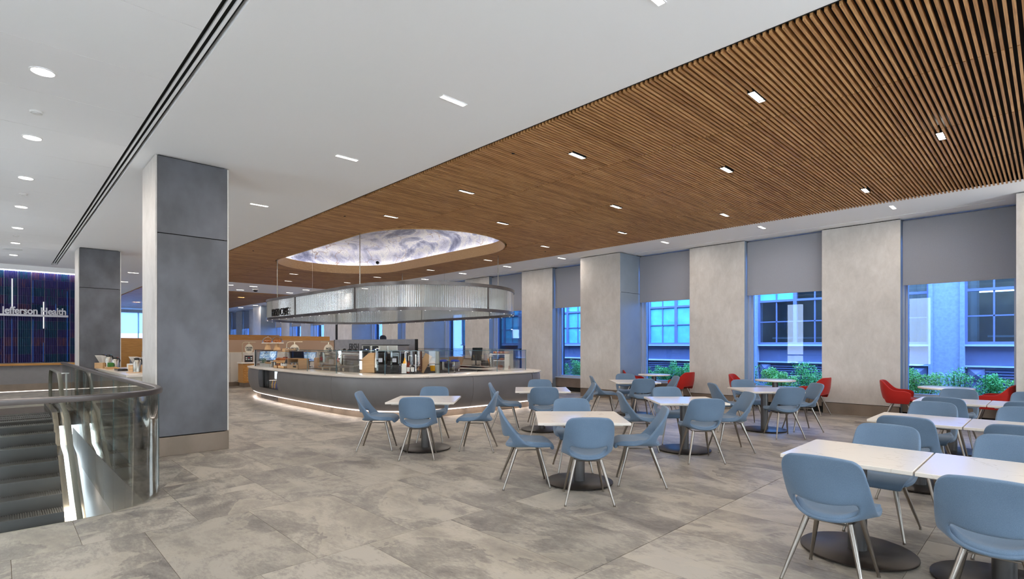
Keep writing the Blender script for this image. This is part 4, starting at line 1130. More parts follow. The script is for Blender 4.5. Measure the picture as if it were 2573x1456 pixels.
# ------------------------------------------------------------------ canopy
cc = (8.25, 14.26); CRr = 2.2; CLl = 2.70
can = thing('oval_canopy', 'oval hanging canopy of reeded glass with bronze rims over the cafe', 'canopy')
cp = stadium(cc, CRr, CLl, 60)
cl = cp+cp[:1]; cu_ = [0]
for p, q in zip(cl, cl[1:]): cu_.append(cu_[-1]+math.dist(p, q))
CB, CT = 2.33, 2.985
obj('top_rim', MB().sweep(cp, [(-.045, CT-.075), (.02, CT-.075), (.02, CT), (-.045, CT)], closed=True), 'rimmetal', can, smooth=True)
obj('bottom_rim', MB().sweep(cp, [(-.045, CB), (.02, CB), (.02, CB+.075), (-.045, CB+.075)], closed=True), 'rimmetal', can, smooth=True)
Lc = cu_[-1]; npan = 14; RP = .042
for k in range(npan):
    a, b = k*Lc/npan+.004, (k+1)*Lc/npan-.004; nr = int((b-a)/RP)*4
    rows = [[], []]
    base = [sub_path(cl, cu_, a+(b-a)*i/nr, min(Lc, a+(b-a)*i/nr+.002)) for i in range(nr+1)]
    for i, s in enumerate(base):
        dx, dy = s[-1][0]-s[0][0], s[-1][1]-s[0][1]; l = math.hypot(dx, dy) or 1; o_ = -.012+.006*[1, .3, -1, .3][i % 4]
        x, y = s[0][0]+dy/l*o_, s[0][1]-dx/l*o_
        rows[0].append((x, y, CB+.07)); rows[1].append((x, y, CT-.07))
    obj('reeded_panel', MB().grid(rows), 'reeded', can, smooth=True)
    p = sub_path(cl, cu_, a, a+.01)[0]; q = sub_path(cl, cu_, a, a+.01)[-1]
    if k % 2 == 0 : obj('post', MB().box(-.012, .012, -.025, .005, CB+.07, CT-.07), 'rimmetal', can, loc=(p[0], p[1], 0), rot=math.atan2(q[1]-p[1], q[0]-p[0]))
for k in range(44):
    p = sub_path(cl, cu_, (k+.5)*Lc/44, (k+.5)*Lc/44+.01)
    dx, dy = p[-1][0]-p[0][0], p[-1][1]-p[0][1]; l = math.hypot(dx, dy)
    x, y = p[0][0]-dy/l*.012, p[0][1]+dx/l*.012
    if k == 0: pl = obj('puck_light', MB().cyl((0, 0, 0), (0, 0, .012), .014, n=10), 'ledwhite', can, (x, y, CB-.008))
    else: inst(pl, can, (x, y, CB-.008))
for x, y in ((6.04, 11.3), (6.04, 16.4), (10.44, 11.3), (10.44, 16.4)): obj('hanging_rod', MB().cyl((x, y, CT-.02), (x, y, CH+.02), .012, n=8), 'steel', can)
for x, y in ((6.04, 9.8+4.1), (10.44, 13.9)): obj('hanging_wire', MB().cyl((x+.0, y, CT-.02), (x, y, CH+.02), .002, n=5), 'steel', can)
text_mesh('lettering', 'FRSH CAFE', .31, 'letters', can, (6.0, 16.74, CB+.095), (0, -1, 0), (0, 0, 1), .015, .92, .0, spacing=.92)
for k in range(11):
    p = sub_path(cl, cu_, (k+.5)*Lc/11, (k+.5)*Lc/11+.01); dx, dy = p[-1][0]-p[0][0], p[-1][1]-p[0][1]; l = math.hypot(dx, dy)
    area('puck_lamp', (p[0][0]-dy/l*.012, p[0][1]+dx/l*.012, CB-.015), .06, .06, 9)

# ------------------------------------------------------------------ things on the counter
def item(name, label, cat, x, y, z, rot=0, group=None): return thing(name, label, cat, (x, y, z), rot, group)
# left display case with croissants
lc = item('bakery_case', 'clear glass bakery case with dark edges at the left end of the counter', 'display case', 5.95, 16.35, .9)
obj('glass_panel', MB().box(-.36, -.35, -.62, .62, 0, .49), 'caseglass', lc); obj('glass_panel', MB().box(-.35, .33, .61, .62, 0, .49), 'caseglass', lc)
obj('top_shelf', MB().box(-.36, .34, -.85, .62, .49, .50), 'caseglass', lc); obj('black_edge', MB().box(-.37, -.35, .60, .625, 0, .49).box(-.37, -.355, -.85, .62, .485, .503), 'blackgloss', lc)
obj('side_panel', MB().box(-.36, -.30, .64, .70, 0, .48), 'white', lc)
def tray(x, y, z, w, d, h, label, mat='crate', rot=0):
    t = item('serving_tray', label, 'tray', x, y, z, rot)
    obj('base', MB().box(-w/2, w/2, -d/2, d/2, 0, .012), mat, t)
    obj('rim', MB().box(-w/2, -w/2+.01, -d/2, d/2, .012, h).box(w/2-.01, w/2, -d/2, d/2, .012, h).box(-w/2, w/2, -d/2, -d/2+.01, .012, h).box(-w/2, w/2, d/2-.01, d/2, .012, h), mat, t)
    return t
def lump(n=10, r=.04, sx=1, sz=.7, curl=0):
    m = MB()
    if curl:
        pts = [(r*1.6*math.sin(t), r*1.2*math.cos(t)*.8, r*.5) for t in [R(a) for a in (-75, -45, -15, 15, 45, 75)]]
        m.tube(pts, [r*.2, r*.5, r*.72, r*.72, r*.5, r*.2], 8)
    else: m.lathe([(r*.5, 0), (r*.95, r*.25*sz), (r, r*.6*sz), (r*.7, r*sz), (r*.25, r*1.15*sz)], n=n)
    return m
def pile(kind, mat, label, grp, cx, cy, z, pts, r=.05, curl=0, cat='pastry'):
    pr = None
    for k, (dx, dy, dz) in enumerate(pts):
        if pr is None: pr = obj(kind, lump(10, r, curl=curl), mat, None, (cx+dx, cy+dy, z+dz), smooth=True); o = pr
        else: o = pr.copy(); C.objects.link(o); o.location = (cx+dx, cy+dy, z+dz)
        o.rotation_euler.z = random.uniform(-.6, .6); tag(o, label+', '+(['first', 'second', 'third', 'fourth', 'fifth', 'sixth', 'seventh', 'eighth'][k % 8])+(' from left' if k < 8 else ' of back row'), cat, grp)
tray(5.88, 16.3, .9, .5, .8, .09, 'lower pale tray of pastries inside the bakery case', 'white')
pile('pastry', 'pastry', 'pale pastry on the lower case tray', 'pastries on the lower case tray', 5.8, 16.3, .98, [(0, -.33+.09*k, .004*(k % 2)) for k in range(8)]+[(.12, -.3+.09*k, .01) for k in range(7)], .055)
rs = item('case_riser', 'wooden riser step inside the bakery case', 'riser', 6.1, 16.2, .9); obj('step', MB().box(-.12, .12, -.55, .35, 0, .19), 'crate', rs); obj('step', MB().box(.0, .12, -.75, .3, .19, .25), 'crate', rs)
pile('croissant', 'bread', 'golden croissant on the wooden riser in the bakery case', 'croissants on the riser', 6.02, 16.1, 1.092, [(0, -.4+.12*k, 0) for k in range(5)], .06, 1)
pile('fruit_tart', 'berry', 'dark red tart on the top step of the bakery case', 'red tarts in the bakery case', 6.16, 15.85, 1.152, [(0, -.25+.11*k, 0) for k in range(6)], .045)
hb = item('potted_herb', 'small green potted herb in the left corner of the bakery case', 'plant', 5.75, 16.78, .9)
obj('pot', MB().lathe([(.04, 0), (.055, .08), (.05, .085)], n=14), 'white', hb)
lf_ = MB()
for k in range(90):
    a = random.uniform(0, 2*PI); rr = random.uniform(0, .11); z = random.uniform(.08, .22); x, y = rr*math.cos(a), rr*math.sin(a); s = .018
    b1 = random.uniform(0, PI); lf_.add([(x-s*math.cos(b1), y-s*math.sin(b1), z), (x+s*math.cos(b1), y+s*math.sin(b1), z+.01), (x, y, z+.03)], [(0, 1, 2)])
fo = obj('foliage', lf_, 'herb', hb); fo['kind'] = 'stuff'
# cake stands with domes
def cake_stand(x, y, z, label, grp):
    t = item('cake_stand', label, 'cake stand', x, y, z, 0, grp)
    obj('foot', MB().lathe([(.095, 0), (.09, .02), (.055, .17), (.055, .185)], n=24), 'crate', t, smooth=True)
    obj('plate', MB().lathe([(.17, .185), (.175, .192), (.175, .205), (.17, .21)], n=32), 'cream', t, smooth=True)
    dm_ = obj('dome', MB().lathe([(.15, .212), (.15, .26), (.138, .31), (.10, .36), (.05, .385), (.015, .39)], n=28), 'domeglass', t, smooth=True)
    obj('knob', MB().lathe([(.008, .39), (.008, .40), (.02, .415), (.018, .43), (.005, .435)], n=14), 'domeglass', dm_, smooth=True)
    for k in range(6):
        a = k*PI/3; mf = obj('muffin', MB().lathe([(.028, .215), (.036, .245), (.042, .255), (.034, .275), (.012, .285)], n=12), 'muffin', None, (x+.085*math.cos(a), y+.085*math.sin(a), z), smooth=True)
        tag(mf, 'brown muffin under the glass dome of the %s cake stand, %s' % (grp.split()[0], ['right side', 'right rear', 'left rear', 'left side', 'left front', 'right front'][k]), 'muffin', 'muffins under the %s dome' % grp.split()[0])
cake_stand(5.72, 16.28, 1.403, 'wooden cake stand with glass dome of muffins, left one', 'left cake stand')
cake_stand(5.76, 15.65, 1.403, 'wooden cake stand with glass dome of muffins, right one', 'right cake stand')
def crate(x, y, z, w, d, h, label, rot=0):
    t = item('wooden_crate', label, 'crate', x, y, z, rot)
    obj('side', MB().box(-w/2, -w/2+.012, -d/2, d/2, 0, h).box(w/2-.012, w/2, -d/2, d/2, 0, h), 'crate', t); obj('side', MB().box(-w/2, w/2, -d/2, -d/2+.012, 0, h).box(-w/2, w/2, d/2-.012, d/2, 0, h), 'crate', t); obj('base', MB().box(-w/2, w/2, -d/2, d/2, 0, .01), 'crate', t)
    return t
ws = item('white_stand', 'white pedestal stand behind the second cake stand', 'stand', 5.85, 15.0, .9); obj('post', MB().box(-.03, .03, -.03, .03, 0, .42), 'white', ws); obj('plate', MB().box(-.12, .12, -.26, .26, .42, .44), 'white', ws)
crate(5.85, 15.0, 1.342, .2, .5, .10, 'shallow wooden box of jars on the white pedestal stand')
ORD = ['first', 'second', 'third', 'fourth', 'fifth', 'sixth', 'seventh', 'eighth', 'ninth']
def jars(n, x, y, z, dy, mats, label, grp, h=.07, r=.028, dx=0):
    pr = {}
    for k in range(n):
        m = mats[k % len(mats)]; t = item('snack_jar', label+', %s from left' % ORD[k], 'jar', x+dx*k, y+dy*k, z, 0, grp)
        obj('body', MB().lathe([(r, 0), (r, h*.8), (r*.8, h*.85)], n=12), m, t, smooth=True); obj('lid', MB().cyl((0, 0, h*.85), (0, 0, h), r*.85, n=12), 'blackgloss' if k % 2 else 'steel', t)
jars(6, 5.85, 15.2, 1.355, -.078, ['domeglass', 'amber', 'signgrey'], 'small jar in the shallow box on the white stand', 'jars on the white stand', .11)
crate(5.62, 15.2, .9, .16, .26, .07, 'low wooden box of snacks at the counter edge, left one')
crate(5.62, 14.78, .9, .16, .42, .07, 'low wooden box of jars at the counter edge, right one')
jars(4, 5.62, 15.28, .912, -.06, ['darkwood', 'bread'], 'brown snack packet standing in the left low box', 'snacks in the left low box', .11)
jars(5, 5.62, 14.93, .912, -.075, ['white', 'steel'], 'silver jar standing in the right low box', 'jars in the right low box', .14)
jars(3, 5.66, 15.75, .9, -.10, ['steel', 'domeglass'], 'silver jar between the pastries and the wooden boxes', 'jars beside the bakery case', .16, .04)
def register(x, y, z, rot, label, tilt=18, w=.44, h=.27):
    t = item('register_screen', label, 'screen', x, y, z, rot)
    a = Matrix.Translation((0, 0, .30)) @ Matrix.Rotation(R(-tilt), 4, 'X')
    fr_ = obj('frame', MB().box(-w/2, w/2, -.0, .03, -h/2, h/2).xf(a), 'blackgloss', t); obj('display', MB().box(-w/2+.015, w/2-.015, -.004, .0, -h/2+.015, h/2-.015).xf(a), 'screen', fr_)
    ui = MB()
    for k in range(10): ui.box(-w/2+.05+k*.034, -w/2+.074+k*.034, -.006, -.004, -h/2+.04, -h/2+.062)
    obj('buttons', ui.xf(a), 'bluecloth', fr_)
    obj('neck', MB().box(-.05, .05, .02, .05, .02, .25), 'blackplastic', t); obj('foot', MB().box(-.12, .12, -.08, .1, 0, .02), 'blackplastic', t)
    tx = text_mesh('lettering', 'FRSH', .09, 'letters', t, (-.11, -.052, .35), (1, 0, 0), (0, math.sin(R(-tilt))*-1, math.cos(R(tilt))), .0015, .8)
    return t
rc_ = thing('register_counter', 'grey inner counter carrying the two cash register screens', 'counter', (0, 0, 0)); obj('body', MB().box(6.2, 7.3, 15.15, 16.9, 0, .86), 'counterbody', rc_); obj('slab', MB().box(6.16, 7.34, 15.1, 16.95, .86, .90), 'quartz', rc_, bevel=.004)
register(6.15, 17.5, .90, R(-42), 'lit cash register screen seen through the bakery case', w=.54, h=.32)
register(6.5, 15.3, .90, R(-40), 'lit cash register screen right of the white stand', w=.48, h=.30)
rb = item('sales_terminal', 'black point of sale terminal seen from behind, tilted, beside the white stand', 'terminal', 5.98, 14.7, .9, R(55))
obj('panel', MB().box(-.02, .02, -.18, .18, .1, .50).xf(Matrix.Rotation(R(-20), 4, 'Y')), 'blackplastic', rb); obj('foot', MB().box(-.1, .14, -.12, .12, 0, .05), 'blackplastic', rb)
bg = item('black_bag', 'black folded cloth or bag behind the low wooden boxes', 'bag', 5.95, 15.2, .9, R(20)); obj('body', MB().lathe([(.14, 0), (.17, .08), (.13, .2), (.05, .27)], n=9), 'blackplastic', bg, smooth=True)
bc = crate(5.75, 14.15, .9, .3, .75, .12, 'large wooden display box with snack bars on the counter')
obj('lid', MB().box(-.14, .15, -.36, .36, .27, .285), 'crate', bc); obj('back', MB().box(.13, .15, -.36, .36, .1, .27), 'crate', bc); obj('side_panel', MB().box(-.14, .15, .34, .36, .1, .27).box(-.14, .15, -.36, -.34, .1, .27), 'crate', bc); obj('name_plate', MB().box(-.156, -.150, -.25, -.05, .05, .09), 'blackplastic', bc)
jars(8, 5.68, 14.44, .912, -.08, ['darkwood', 'signgrey', 'pastry'], 'small snack bar packet standing in the large wooden box', 'snack packets in the large wooden box', .17)
bb = item('bread_box', 'cream cloth wrapped crate beyond the wooden boxes', 'box', 6.35, 13.95, .9, R(10)); obj('body', MB().box(-.15, .15, -.2, .2, 0, .3), 'crate', bb, bevel=.02)

def espresso(x, y, z, rot, label):
    t = item('espresso_machine', label, 'coffee machine', x, y, z, rot)   # front (barista side) is +Y local, seen side is -Y
    obj('body', MB().box(-.52, .52, -.22, .22, .14, .40), 'steel', t, bevel=.02)
    obj('back_panel', MB().box(-.40, .40, -.245, -.22, .16, .38), 'chrome', t, bevel=.01)
    obj('drip_tray', MB().box(-.50, .50, -.26, .28, .085, .12), 'steel', t)
    for sx in (-.42, -.1, .3, .46): obj('leg', MB().cyl((sx, -.18, 0), (sx, -.18, .09), .014, .026, 10), 'cream', t); 
    for sx in (-.3, .42):
        sh = MB(); pr = [(0, .10), (.055, .16), (.095, .25), (.10, .36), (.085, .43), (.045, .47)]
        pl_ = [(r_, z_) for r_, z_ in pr]+[(-r_, z_) for r_, z_ in pr[::-1]]
        n_ = len(pl_); vs = [(sx+a, -.262-.03*(1-abs(a)/.11), b) for a, b in pl_]+[(sx+a, -.245, b) for a, b in pl_]
        sh.add(vs, [tuple(range(n_)), tuple(range(2*n_-1, n_-1, -1))]+[(i, (i+1) % n_, n_+(i+1) % n_, n_+i) for i in range(n_)])
        shd = obj('shield', sh, 'steel', t)
        em = MB()
        def petal(pts): 
            n = len(pts); em.add([(sx+a, -.305, b) for a, b in pts]+[(sx+a, -.292, b) for a, b in pts], [tuple(range(n)), tuple(range(2*n-1, n-1, -1))]+[(i, (i+1) % n, n+(i+1) % n, n+i) for i in range(n)])
        petal([(0, .36), (.014, .335), (.010, .29), (0, .275), (-.010, .29), (-.014, .335)])
        petal([(.008, .285), (.028, .305), (.048, .285), (.040, .270), (.030, .285), (.016, .270)])
        petal([(-.008, .285), (-.028, .305), (-.048, .285), (-.040, .270), (-.030, .285), (-.016, .270)])
        petal([(-.008, .265), (.008, .265), (.010, .245), (0, .235), (-.010, .245)])
        obj('emblem', em, 'redmark', shd)
    obj('cup_rail', MB().tube([(-.5, -.24, .46), (-.5, .2, .46), (.5, .2, .46), (.5, -.24, .46), (-.5, -.24, .46)], .006), 'chrome', t)
    for k in range(3): obj('group_head', MB().cyl((-.3+.3*k, .3, .26), (-.3+.3*k, .3, .36), .035, n=12), 'chrome', t)
    return t
espresso(6.12, 12.55, .9, R(-82), 'steel espresso machine with red fleur emblems behind the glass')
for k in range(5): 
    o = obj('cup', MB().lathe([(.022, 0), (.034, .05), (.036, .06)], n=12), ['chrome', 'steel'][k % 2], None, (6.05+.02*k, 12.85-.18*k, 1.37), smooth=True); tag(o, 'small metal cup on the emblemed espresso machine, %s from left' % ORD[k], 'cup', 'cups on the espresso machine')
ub = item('upper_machine', 'black fronted bean to cup coffee machine with blue lit displays', 'coffee machine', 7.22, 12.15, 1.02, R(105))
obj('body', MB().box(-.62, .62, -.2, .2, .0, .14), 'blackplastic', ub); obj('top', MB().box(-.62, .62, -.22, .22, .30, .52), 'steel', ub, bevel=.01); obj('black_face', MB().box(-.6, .6, -.205, .205, .12, .31), 'blackgloss', ub)
for sx in (-.45, -.12): obj('control_panel', MB().box(-sx-.12, -sx+.12, .21, .235, .32, .50), 'blackgloss', ub)
for sx in (.45, .12):
    for q in range(5): obj('button_light', MB().box(sx-.08+q*.036, sx-.064+q*.036, .235, .24, .40, .416), 'ledblue' if q != 2 else 'ledwall', ub)
for sx in (-.28, .3, .0): obj('handle', MB().box(sx-.015, sx+.015, .2, .24, .32, .50), 'chrome', ub)
obj('top_rim', MB().box(-.64, .64, -.23, .23, .52, .535), 'blackplastic', ub)
gcol = thing('hopper_shelf', 'narrow steel shelf carrying the black grinder lids', 'shelf', (6.95, 13.35, 0), R(13)); obj('top', MB().box(-.12, .12, -.95, .95, 1.30, 1.33), 'steel', gcol); obj('bracket', MB().box(-.1, .1, -.9, -.85, 1.02, 1.30).box(-.1, .1, .85, .9, 1.02, 1.30), 'steel', gcol)
for k in range(4):
    yy = 13.95-k*.42
    h_ = item('grinder_lid', 'black conical grinder hopper lid on the steel shelf, %s from the left' % ['first', 'second', 'third', 'fourth'][k], 'grinder', 6.98-.05*k, yy, 1.33, 0, 'black grinder lids')
    obj('lid', MB().lathe([(.17, 0), (.165, .015), (.09, .05), (.05, .06)], n=22), 'blackgloss', h_, smooth=True); obj('knob', MB().lathe([(.05, .06), (.055, .08), (.03, .11), (.01, .115)], n=14), 'blackplastic', h_, smooth=True)
# wooden wedge box
wb = item('wedge_box', 'pale wooden sloped box standing on the counter behind the glass', 'box', 6.22, 11.18, .9, R(-50))
poly = [(-.17, 0), (.17, 0), (.17, .46), (.05, .46), (-.15, .30)]
n_ = 5; vs = [(a, -.16, b) for a, b in poly]+[(a*1.0, .16, b) for a, b in poly]
obj('body', MB().add(vs, [tuple(range(n_)), tuple(range(2*n_-1, n_-1, -1))]+[(i, (i+1) % n_, n_+(i+1) % n_, n_+i) for i in range(n_)]), 'crate', wb, bevel=.004)
def blender(x, y, label):
    t = item('blender', label, 'blender', x, y, .9, R(-45), 'jug blenders')
    obj('base', MB().box(-.10, .10, -.11, .11, 0, .19), 'blackplastic', t, bevel=.02); obj('enclosure', MB().box(-.11, .11, -.12, .12, .19, .50), 'smoke', t, bevel=.025)
    obj('jug', MB().lathe([(.045, .2), (.075, .36), (.08, .42)], n=16), 'domeglass', t, smooth=True); obj('label', MB().box(-.045, .045, -.125, -.121, .25, .34), 'signgrey', t); obj('cap', MB().box(-.10, .10, -.11, .11, .46, .5), 'blackplastic', t, bevel=.01); obj('dial', MB().box(-.05, .05, -.115, -.11, .06, .13), 'black', t)
blender(6.40, 10.93, 'black jug blender with square label, left one'); blender(6.58, 10.62, 'black jug blender with square label, right one')
def bottle(x, y, z, mat, label, pump=False, h=.27, r=.036, grp=None, lab='paper'):
    t = item('bottle', label, 'bottle', x, y, z, 0, grp)
    obj('body', MB().lathe([(r, 0), (r, h*.58), (r*.45, h*.74), (r*.36, h*.92)], n=16), mat, t, smooth=True); obj('label', MB().lathe([(r+.001, h*.12), (r+.001, h*.5)], n=16, cap=False), lab, t, smooth=True)
    if pump: obj('pump', MB().tube([(0, 0, h*.9), (0, 0, h*1.35), (.01, -.01, h*1.4), (.06, -.05, h*1.36)], .008), 'white', t)
    else: obj('cap', MB().cyl((0, 0, h*.92), (0, 0, h), r*.42, n=12), 'blackgloss', t)
bottle(6.73, 10.33, .9, 'amber', 'amber syrup bottle with white label, left of the pair', grp='dark syrup bottles'); bottle(6.80, 10.26, .9, 'darkbottle', 'dark syrup bottle with white label, right of the pair', grp='dark syrup bottles')
bottle(6.72, 10.45, .97, 'yellow', 'yellow bottle with a white pump behind the syrup pair', True, .3, .045, lab='yellow'); bottle(6.80, 10.42, .95, 'amber', 'brown bottle with a white pump behind the syrup pair', True, .25, .04)
bottle(6.26, 10.95, 1.02, 'white', 'white pump bottle in front of the wooden sloped box', True, .32, .03)
ca = item('carton', 'white carton left of the syrup bottles', 'carton', 6.62, 10.33, .9, R(-40)); obj('body', MB().box(-.05, .05, -.05, .05, 0, .22), 'paper', ca)
cb = item('cutting_board', 'dark edged wooden boards leaning behind the syrup bottles', 'board', 7.35, 10.75, .9, R(-50)); obj('board', MB().box(-.09, .09, -.02, .02, 0, .46).xf(Matrix.Rotation(R(28), 4, 'Y')), 'kraft', cb); obj('board', MB().box(-.02, .05, -.04, -.02, 0, .52), 'darkwood', cb)
tpb = item('tap_pillar', 'slim chrome tap pillar among the cups', 'tap', 7.05, 10.5, .9); obj('post', MB().cyl((0, 0, 0), (0, 0, .42), .022, n=14), 'chrome', tpb); obj('head', MB().cyl((0, 0, .36), (0, -.1, .38), .014, n=10), 'chrome', tpb)
hn = item('honey_tub', 'amber tub with white lid behind the glass', 'tub', 7.75, 10.75, .9); obj('tub', MB().lathe([(.08, 0), (.1, .14)], n=18), 'yellow', hn, smooth=True); obj('lid', MB().cyl((0, 0, .14), (0, 0, .155), .104, n=18), 'white', hn)
for k in range(2):
    bn = item('steel_bin', 'steel container covered with blue cloth, %s one' % ['left', 'right'][k], 'container', 8.2+.25*k, 10.95-.15*k, .9, 0, 'steel containers under blue cloths'); obj('body', MB().box(-.1, .1, -.1, .1, 0, .22), 'steel', bn, bevel=.01); obj('cloth', MB().lathe([(.13, .22), (.11, .25), (.05, .27)], n=9), 'bluecloth', bn, smooth=True)
tb = item('cup_tube', 'tall clear cup tube standing at the front glass', 'tube', 7.15, 9.78, .9); obj('tube', MB().lathe([(.055, 0), (.055, .5)], n=20), 'reeded', tb, smooth=True); obj('ring', MB().lathe([(.058, .2), (.058, .215)], n=20), 'blackplastic', tb)
ld = item('black_lamp', 'dark round shade leaning right of the clear cup tube', 'lamp', 7.42, 9.72, 1.0); obj('shade', MB().lathe([(.03, 0), (.09, .03), (.10, .12), (.04, .18)], n=18), 'navy', ld, smooth=True); obj('stem', MB().cyl((0, 0, -.1), (0, 0, .02), .012), 'navy', ld)
sk = item('sink', 'steel sink set in the counter beneath the faucet', 'sink', 7.9, 9.85, .88, R(0)); obj('rim', MB().box(-.35, .35, -.2, -.17, .02, .03).box(-.35, .35, .17, .2, .02, .03).box(-.35, -.32, -.2, .2, .02, .03).box(.32, .35, -.2, .2, .02, .03), 'chrome', sk)
fc = item('faucet', 'low chrome faucet with lever handles at the sink', 'faucet', 7.85, 10.05, .9); obj('spout', MB().tube([(0, 0, 0), (0, 0, .1), (-.05, -.03, .15), (-.12, -.08, .14), (-.14, -.09, .10)], .012), 'chrome', fc, smooth=True); obj('handle', MB().tube([(.12, -.02, 0), (.12, -.02, .07), (.2, -.05, .08)], .01), 'chrome', fc, smooth=True)
# right run: white pastry cabinet, register, bags
pk = item('pastry_cabinet', 'white open shelf cabinet of pastries at the right end', 'cabinet', 10.35, 10.95, .9, R(-45))
obj('side', MB().box(.02, .26, -.16, .16, 0, .37), 'white', pk); obj('top', MB().box(-.36, .26, -.16, .16, .37, .385), 'white', pk); obj('shelf', MB().box(-.3, .02, -.15, .15, .19, .205), 'white', pk); obj('side', MB().box(-.32, -.30, -.16, .16, 0, .37), 'domeglass', pk)
pt_ = item('pastry_tray', 'long tray of glazed pastries on top of the white cabinet', 'tray', 10.32, 10.98, 1.286, R(-45)); obj('tray', MB().box(-.28, .22, -.12, .12, 0, .01), 'steel', pt_)
for k in range(9):
    a = -.24+.05*k; x = 10.32+a*.707; y = 10.98-a*.707
    o = obj('glazed_pastry', MB().tube([(-.07, -.07, 0), (0, 0, .018), (.07, .07, 0)], [.018, .032, .018], 8), ['bread', 'pastry', 'muffin'][k % 3], None, (x, y, 1.315), smooth=True); tag(o, 'glazed pastry on top of the white cabinet, %s from left' % ['first', 'second', 'third', 'fourth', 'fifth', 'sixth', 'seventh', 'eighth', 'ninth'][k], 'pastry', 'pastries on the white cabinet')
o = obj('loaf', MB().lathe([(.03, 0), (.09, .02), (.07, .05), (.02, .065)], n=12), 'bread', None, (10.26, 10.95, 1.107), smooth=True); tag(o, 'single brown loaf on the middle shelf of the white cabinet', 'bread')
r2 = item('side_terminal', 'black terminal screen seen edge on at the right run', 'terminal', 10.35, 12.2, .92, R(30)); obj('screen', MB().box(-.012, .012, -.16, .16, .16, .56).xf(Matrix.Rotation(R(16), 4, 'Y')), 'blackgloss', r2); obj('stand', MB().tube([(0, 0, 0), (.0, 0, .2), (.06, 0, .32)], .02), 'blackplastic', r2); obj('foot', MB().box(-.1, .1, -.1, .1, 0, .02), 'blackplastic', r2)
cr = item('card_reader', 'pale card reader on a black stand at the right run', 'card reader', 10.5, 11.95, .92); obj('stand', MB().box(-.08, .1, -.12, .1, 0, .16), 'blackplastic', cr, bevel=.01); obj('reader', MB().box(-.05, .05, -.03, .0, .16, .36), 'signgrey', cr)
pb = item('paper_bag_stack', 'open stack of brown paper bags behind the terminal', 'bags', 10.15, 12.9, .92, R(30)); obj('stack', MB().add([(-.16, -.12, 0), (.16, -.12, 0), (.16, .12, 0), (-.16, .12, 0), (-.24, -.18, .26), (.24, -.18, .26), (.24, .18, .26), (-.24, .18, .26)], [(0, 3, 2, 1), (0, 1, 5, 4), (1, 2, 6, 5), (2, 3, 7, 6), (3, 0, 4, 7), (4, 5, 6, 7)]), 'kraft', pb)
pb2 = item('bread_bag', 'flat brown paper bag lying left of the bag stack', 'bag', 9.95, 13.6, .92, R(30)); obj('bag', MB().box(-.2, .2, -.3, .3, 0, .08), 'kraft', pb2, bevel=.03)
tg = item('tongs', 'orange handled tongs standing right of the card reader', 'tongs', 10.35, 11.6, .92); obj('handle', MB().tube([(-.04, 0, .22), (0, 0, .14), (.03, 0, .0)], .014), 'orange', tg)
sp2 = item('soda_siphon', 'steel drink dispenser left of the white cabinet', 'dispenser', 10.2, 11.35, .92); obj('body', MB().lathe([(.045, 0), (.05, .24), (.03, .3)], n=16), 'steel', sp2, smooth=True); obj('head', MB().lathe([(.04, .28), (.05, .33), (.03, .38)], n=16), 'white', sp2, smooth=True)
for k, (x, y, m) in enumerate(((9.75, 15.2, 'pastry'), (9.75, 14.9, 'crate'), (9.75, 14.55, 'bread'))):
    o = obj('food_tub', MB().box(-.1, .1, -.12, .12, 0, .10), m, None, (x, y, .9), bevel=.01); tag(o, '%s food tub on the inner back counter' % ['pale left', 'tan middle', 'brown right'][k], 'tub', 'food tubs on the back counter')
# ------------------------------------------------------------------ order point left of the counter
oc_ = thing('order_counter', 'small timber counter with diamond relief and stone top', 'counter', (6.72, 20.75, 0))
obj('body', MB().box(-.38, .45, -.25, .30, .16, .86), 'panelwood', oc_); obj('base', MB().box(-.34, .42, -.22, .30, 0, .16), 'bronze', oc_); obj('slab', MB().box(-.42, .6, -.29, .32, .86, .91), 'quartz', oc_, bevel=.005)
dm = MB()
for k in range(9):
    for j in range(7):
        x = -.36+.085*k; z = .2+.09*j
        if x+.08 > .44 or z+.09 > .86: continue
        dm.add([(x+.04, -.25, z), (x+.08, -.25, z+.045), (x+.04, -.25, z+.09), (x, -.25, z+.045), (x+.04, -.264, z+.045)], [(0, 1, 4), (1, 2, 4), (2, 3, 4), (3, 0, 4)])
obj('diamond_relief', dm, 'panelwood', oc_)
def hang_sign(x, y, z, txt1, txt2, label, flip=False):
    t = thing('hanging_sign', label, 'sign', (x, y, z), -R(20)); s = -1 if flip else 1
    obj('arm', MB().tube([(-.22*s, 0, 0), (-.22*s, 0, .66), (-.19*s, 0, .72), (-.13*s, 0, .74), (.22*s, 0, .74)], .012), 'brass', t, smooth=True)
    d = MB(); pts = [(.135*math.sin(a), .175*math.cos(a)) for a in [2*PI*k/28 for k in range(28)]]; n = 28
    d.add([(a, -.012, b+.49) for a, b in pts]+[(a, .012, b+.49) for a, b in pts], [tuple(range(n)), tuple(range(2*n-1, n-1, -1))]+[(i, (i+1) % n, n+(i+1) % n, n+i) for i in range(n)])
    obj('disc', d, 'cream', t); obj('hanger', MB().box(-.012, .012, -.006, .006, .66, .74), 'brass', t)
    text_mesh('lettering', txt1, .088, 'letters', t, (0, -.015, .50), (1, 0, 0), (0, 0, 1), .002, .8, .003, 'CENTER'); text_mesh('lettering', txt2, .088, 'letters', t, (0, -.015, .42), (1, 0, 0), (0, 0, 1), .002, .8, .003, 'CENTER')
hang_sign(6.62, 20.75, .91, 'ORDER', 'HERE', 'oval cream ORDER HERE sign on a brass arm beside the case')
hang_sign(6.4, 16.0, .90, 'ORDER', 'HERE', 'oval cream ORDER HERE sign half hidden behind the white stand')
hang_sign(7.12, 15.25, .90, 'PICK', 'UP', 'oval cream pick up sign left of the grey headwall', True)
